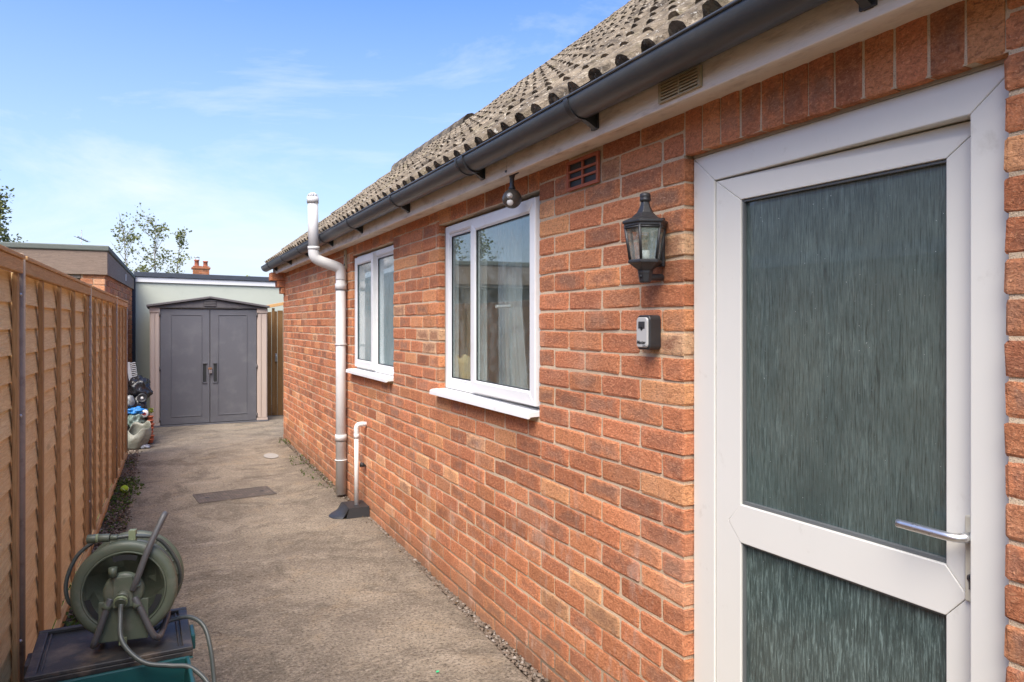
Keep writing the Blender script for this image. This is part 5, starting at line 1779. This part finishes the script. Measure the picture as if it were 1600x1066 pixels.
# stack of terracotta pots with ragged edges
for k in range(7):
    z_ = .02 + k * .045
    pt_ = MB(); pt_.lathe([(.024, 0), (.030, .035), (.036, .036), (.037, .048), (.031, .049), (.026, .010), (0, .006)], 16)
    o = obj('flower_pot', pt_, M['terracotta']); o.location = (-.085 + .006 * math.sin(k * 2), 9.42 + .004 * math.cos(k * 3), z_)
    names = ['bottom', 'second', 'third', 'fourth', 'fifth', 'sixth', 'topmost']
    tag(o, '%s terracotta flower pot in the stack by the shed post' % names[k] if k in (0, 6) else '%s pot from the bottom of the terracotta stack by the shed' % names[k], 'flower pot', 'stacked terracotta pots')
gp = MB()
for i in range(60): leaf(gp, (-.085 + rs.uniform(-.02, .02), 9.42 + rs.uniform(-.02, .02), .37 + rs.uniform(0, .05)), .022, rs, 1.2)
gp = obj('seedling', gp, M['leaf_yellow']); tag(gp, 'small yellow green seedling growing on the terracotta pots', 'plant')
bk_ = MB(); bk_.lathe([(.05, 0), (.062, .16), (.066, .16), (.066, .168), (.058, .168), (.047, .006), (0, .006)], 24)
bk_ = obj('black_planter', bk_, M['black_plastic']); bk_.location = (-.135, 9.50, .002); bk_.scale = (1, 1, 1.9)
tag(bk_, 'dark plastic planter behind the terracotta pots', 'planter')
blob('grey_bag', (-.145, 9.17, .022), .05, .045, .024, mat_simple('grey_film', (.22, .25, .29), (.4, .42, .46), .3, 20, .004, 40), 'small crumpled grey blue wrapper by the white sack', 'wrapper', 4, .5, 3)
blob('clear_tub', (-.30, 9.42, .52), .045, .05, .07, mat_simple('clear_grey_film', (.30, .32, .32), (.1, .1, .1), .25, 25, .006, 40), 'grey translucent bag pressed against the fence end', 'bag', 14, .4, 3)

# ------------------------------------------------------------------ trees and far things
def tree_branches(mb, base, h, lean, n, spread, rs, r0, up=.9):
    tips = []
    trunk = [Vector(base) + Vector((lean[0] * t + .05 * math.sin(t * 5), lean[1] * t, h * t)) for t in [i / 10 for i in range(11)]]
    mb.tube(trunk, [r0 * (1 - .85 * i / 10) for i in range(11)], 8)
    for i in range(n):
        t = rs.uniform(.18, .97)
        p = Vector(base) + Vector((lean[0] * t + .05 * math.sin(t * 5), lean[1] * t, h * t))
        a = rs.uniform(0, 2 * PI)
        ln_ = spread * rs.uniform(.45, 1.0) * (1.15 - .75 * t)
        d = Vector((math.cos(a), math.sin(a), up * rs.uniform(.7, 1.6)))
        pts_ = [p + d * ln_ * q + Vector((0, 0, -.04 * q * q)) for q in (0, .33, .66, 1)]
        mb.tube(pts_, [r0 * .28 * (1 - t * .5), r0 * .2, r0 * .12, r0 * .05], 5)
        tips.append(pts_)
        for m_ in range(3):
            q = rs.uniform(.3, 1)
            pp = p + d * ln_ * q
            d2 = Vector((rs.uniform(-1, 1), rs.uniform(-1, 1), rs.uniform(.2, 1.2))).normalized()
            e = [pp, pp + d2 * ln_ * .25, pp + d2 * ln_ * .5]
            mb.tube(e, [r0 * .09, r0 * .06, r0 * .03], 4)
            tips.append(e)
    return tips
def make_tree(name, label, cat, base, stems, leafmat, nleaf, lsize, jit, group=None, clumpy=True, seed=1):
    rs_ = random.Random(seed)
    T = empty(name, label, cat, group, loc=base)
    tm = MB(); tips = []
    for (off, h, lean, n, spread, r0) in stems: tips += tree_branches(tm, off, h, lean, n, spread, rs_, r0)
    obj('trunk', tm, M['bark'], T)
    cm = MB()
    for i in range(nleaf):
        e = rs_.choice(tips)
        q = rs_.random() ** .6
        idx = q * (len(e) - 1); k_ = min(int(idx), len(e) - 2); f_2 = idx - k_
        p = e[k_] * (1 - f_2) + e[k_ + 1] * f_2
        p = p + Vector((rs_.gauss(0, jit), rs_.gauss(0, jit), rs_.gauss(0, jit)))
        leaf(cm, p, lsize * rs_.uniform(.6, 1.4), rs_, .6, .42)
    obj('crown', cm, leafmat, T)
    return T
make_tree('birch_tree', 'sparse thin leaved birch tree rising behind the sage garage', 'tree', (-.35, 22, 0),
          [((-.30, 0, 0), 4.0, (-.15, .1), 34, 1.0, .04), ((.15, .1, 0), 4.25, (.18, 0), 38, 1.0, .04), ((.5, -.1, 0), 3.8, (.45, 0), 24, .8, .03)], M['leaf_birch'], 3600, .062, .045, seed=4)
make_tree('conifer_tree', 'dense yellow green conifer at the far left beyond the brick garage', 'tree', (-3.35, 17, 0),
          [((0, 0, 0), 4.3, (0, 0), 110, 1.05, .14), ((.1, .3, 0), 3.9, (.2, 0), 60, .9, .1)], M['leaf_dark'], 22000, .065, .075, seed=6)
make_tree('leafy_shrub', 'bright yellow green shrub showing between the two garages', 'shrub', (-.95, 19.5, 0),
          [((0, 0, 0), 2.5, (.1, 0), 60, .6, .05)], M['leaf_yellow'], 4200, .05, .05, seed=8)
make_tree('leafy_shrub', 'low green shrub tips just above the right end of the sage garage roof', 'shrub', (2.35, 20, 0),
          [((0, 0, 0), 2.62, (-.35, 0), 24, .6, .03), ((-.6, 0, 0), 2.5, (-.2, 0), 16, .4, .02)], M['leaf_yellow'], 600, .06, .04, seed=9)
# far bungalow with chimney
FB = empty('far_bungalow', 'distant house showing only its brick chimney above the sage garage roof', 'house', loc=(1.5, 30, 0))
fiv2 = Matrix.Translation((-1.5, -30, 0))
def fb(name, mb, mat, P=None):
    o = obj(name, mb, mat, P or FB)
    if P is None: o.matrix_parent_inverse = fiv2
    return o
fb('wall', MB().box(-3, 6, 30.5, 38, -.1, 2.3), M['brick_old'])
b = MB(); b.add([(-3.3, 30.2, 2.25), (6.3, 30.2, 2.25), (6.3, 34, 2.95), (-3.3, 34, 2.95), (6.3, 38.2, 2.25), (-3.3, 38.2, 2.25)], [(0, 1, 2, 3), (3, 2, 4, 5), (0, 3, 5), (1, 4, 2), (0, 5, 4, 1)])
RFO = fb('roof', b, M['tile'])
CH = fb('chimney', MB().box(1.22, 1.80, 30.9, 31.45, 2.2, 3.66), M['mortar'])
b = MB()
for r_ in range(19):
    z_ = 2.30 + r_ * .0748
    for (sx, sy, L0, ax) in ((1.215, 30.89, .60, 'x'),):
        x_ = 1.21 + (0 if r_ % 2 else -.11)
        while x_ < 1.80:
            a, c2 = max(x_, 1.21), min(x_ + .215, 1.81)
            if c2 - a > .03:
                vs, fs, uv = brick_geo(c2 - a, BH, .02, random.randint(0, 999))
                b.add([(v[1] + a, 30.885 + v[0], v[2] + z_) for v in vs], [tuple(reversed(f)) for f in fs], 0, uv, random.uniform(.001, .999))
            x_ += .225
b.box(1.17, 1.85, 30.85, 31.5, 3.60, 3.66, 0, .3)
o = obj('brickwork', b, mat_brick('chimney_brick', .72), CH, kind='stuff')
for (x_, h_) in ((1.36, .30), (1.68, .26)):
    p_ = MB(); p_.lathe([(.10, 0), (.085, .05), (.08, h_ - .05), (.10, h_ - .04), (.10, h_), (.07, h_), (.07, .05)], 16, mat=Matrix.Translation((x_, 31.15, 3.665)))
    obj('chimney_pot', p_, M['terracotta'], CH)
p_ = MB(); 
for s_ in (0, 1, 2): p_.tube([(1.36 + .085 * math.cos(s_ * 2.1), 31.15 + .085 * math.sin(s_ * 2.1), 3.96), (1.36 + .085 * math.cos(s_ * 2.1), 31.15 + .085 * math.sin(s_ * 2.1), 4.06)], .008, 5)
p_.lathe([(.11, 4.06), (.11, 4.075), (0, 4.09)], 16, mat=Matrix.Translation((1.36, 31.15, 0)))
obj('chimney_cowl', p_, M['steel'], CH)
# aerial
ae = MB(); ae.tube([(-1.33, 16, .0), (-1.33, 16, 3.22)], .007, 6); ae.tube([(-1.39, 15.8, 3.07), (-1.24, 16.2, 3.02)], .010, 6)
for k in range(6):
    t = k / 5
    c_ = Vector((-1.39, 15.8, 3.07)).lerp(Vector((-1.24, 16.2, 3.02)), t)
    ae.tube([c_ + Vector((-.045, .01, 0)), c_ + Vector((.045, -.01, 0))], .004, 4)
ae = obj('tv_aerial', ae, M['steel']); tag(ae, 'thin television aerial on a mast above the brick garage roof', 'aerial')

# ------------------------------------------------------------------ neighbour, mirrored in the glass
NH = empty('neighbour_house', 'neighbouring brick house beyond the fence mirrored in the door glass', 'house', loc=(-5, 2, 0))
niv = Matrix.Translation((5, -2, 0))
def nh(name, mb, mat):
    o = obj(name, mb, mat, NH); o.matrix_parent_inverse = niv; return o
nh('wall', MB().box(-11, -4.8, -5, 7.5, -.1, 2.35), M['brick_old'])
b = MB(); b.add([(-4.5, -5.3, 2.3), (-4.5, 7.8, 2.3), (-7.9, 7.8, 4.6), (-7.9, -5.3, 4.6), (-11.3, 7.8, 2.3), (-11.3, -5.3, 2.3)], [(0, 1, 2, 3), (3, 2, 4, 5), (0, 3, 5), (1, 4, 2), (0, 5, 4, 1)])
nh('roof', b, M['tile'])
nh('fascia', MB().box(-4.53, -4.48, -5.3, 7.8, 2.14, 2.30), M['white_board'])
for yy in (0.5, 3.6):
    nh('window', MB().box(-4.80, -4.78, yy, yy + 1.3, 1.1, 2.0), M['glass_door'])
    b = MB()
    for bb in ((yy - .05, yy + 1.35, 1.05, 1.1), (yy - .05, yy + 1.35, 2.0, 2.05), (yy - .05, yy, 1.1, 2.0), (yy + 1.3, yy + 1.35, 1.1, 2.0)): b.box(-4.8, -4.76, *bb)
    nh('window_frame', b, M['upvc'])
print('bricks', nb, 'tiles', len(tl))
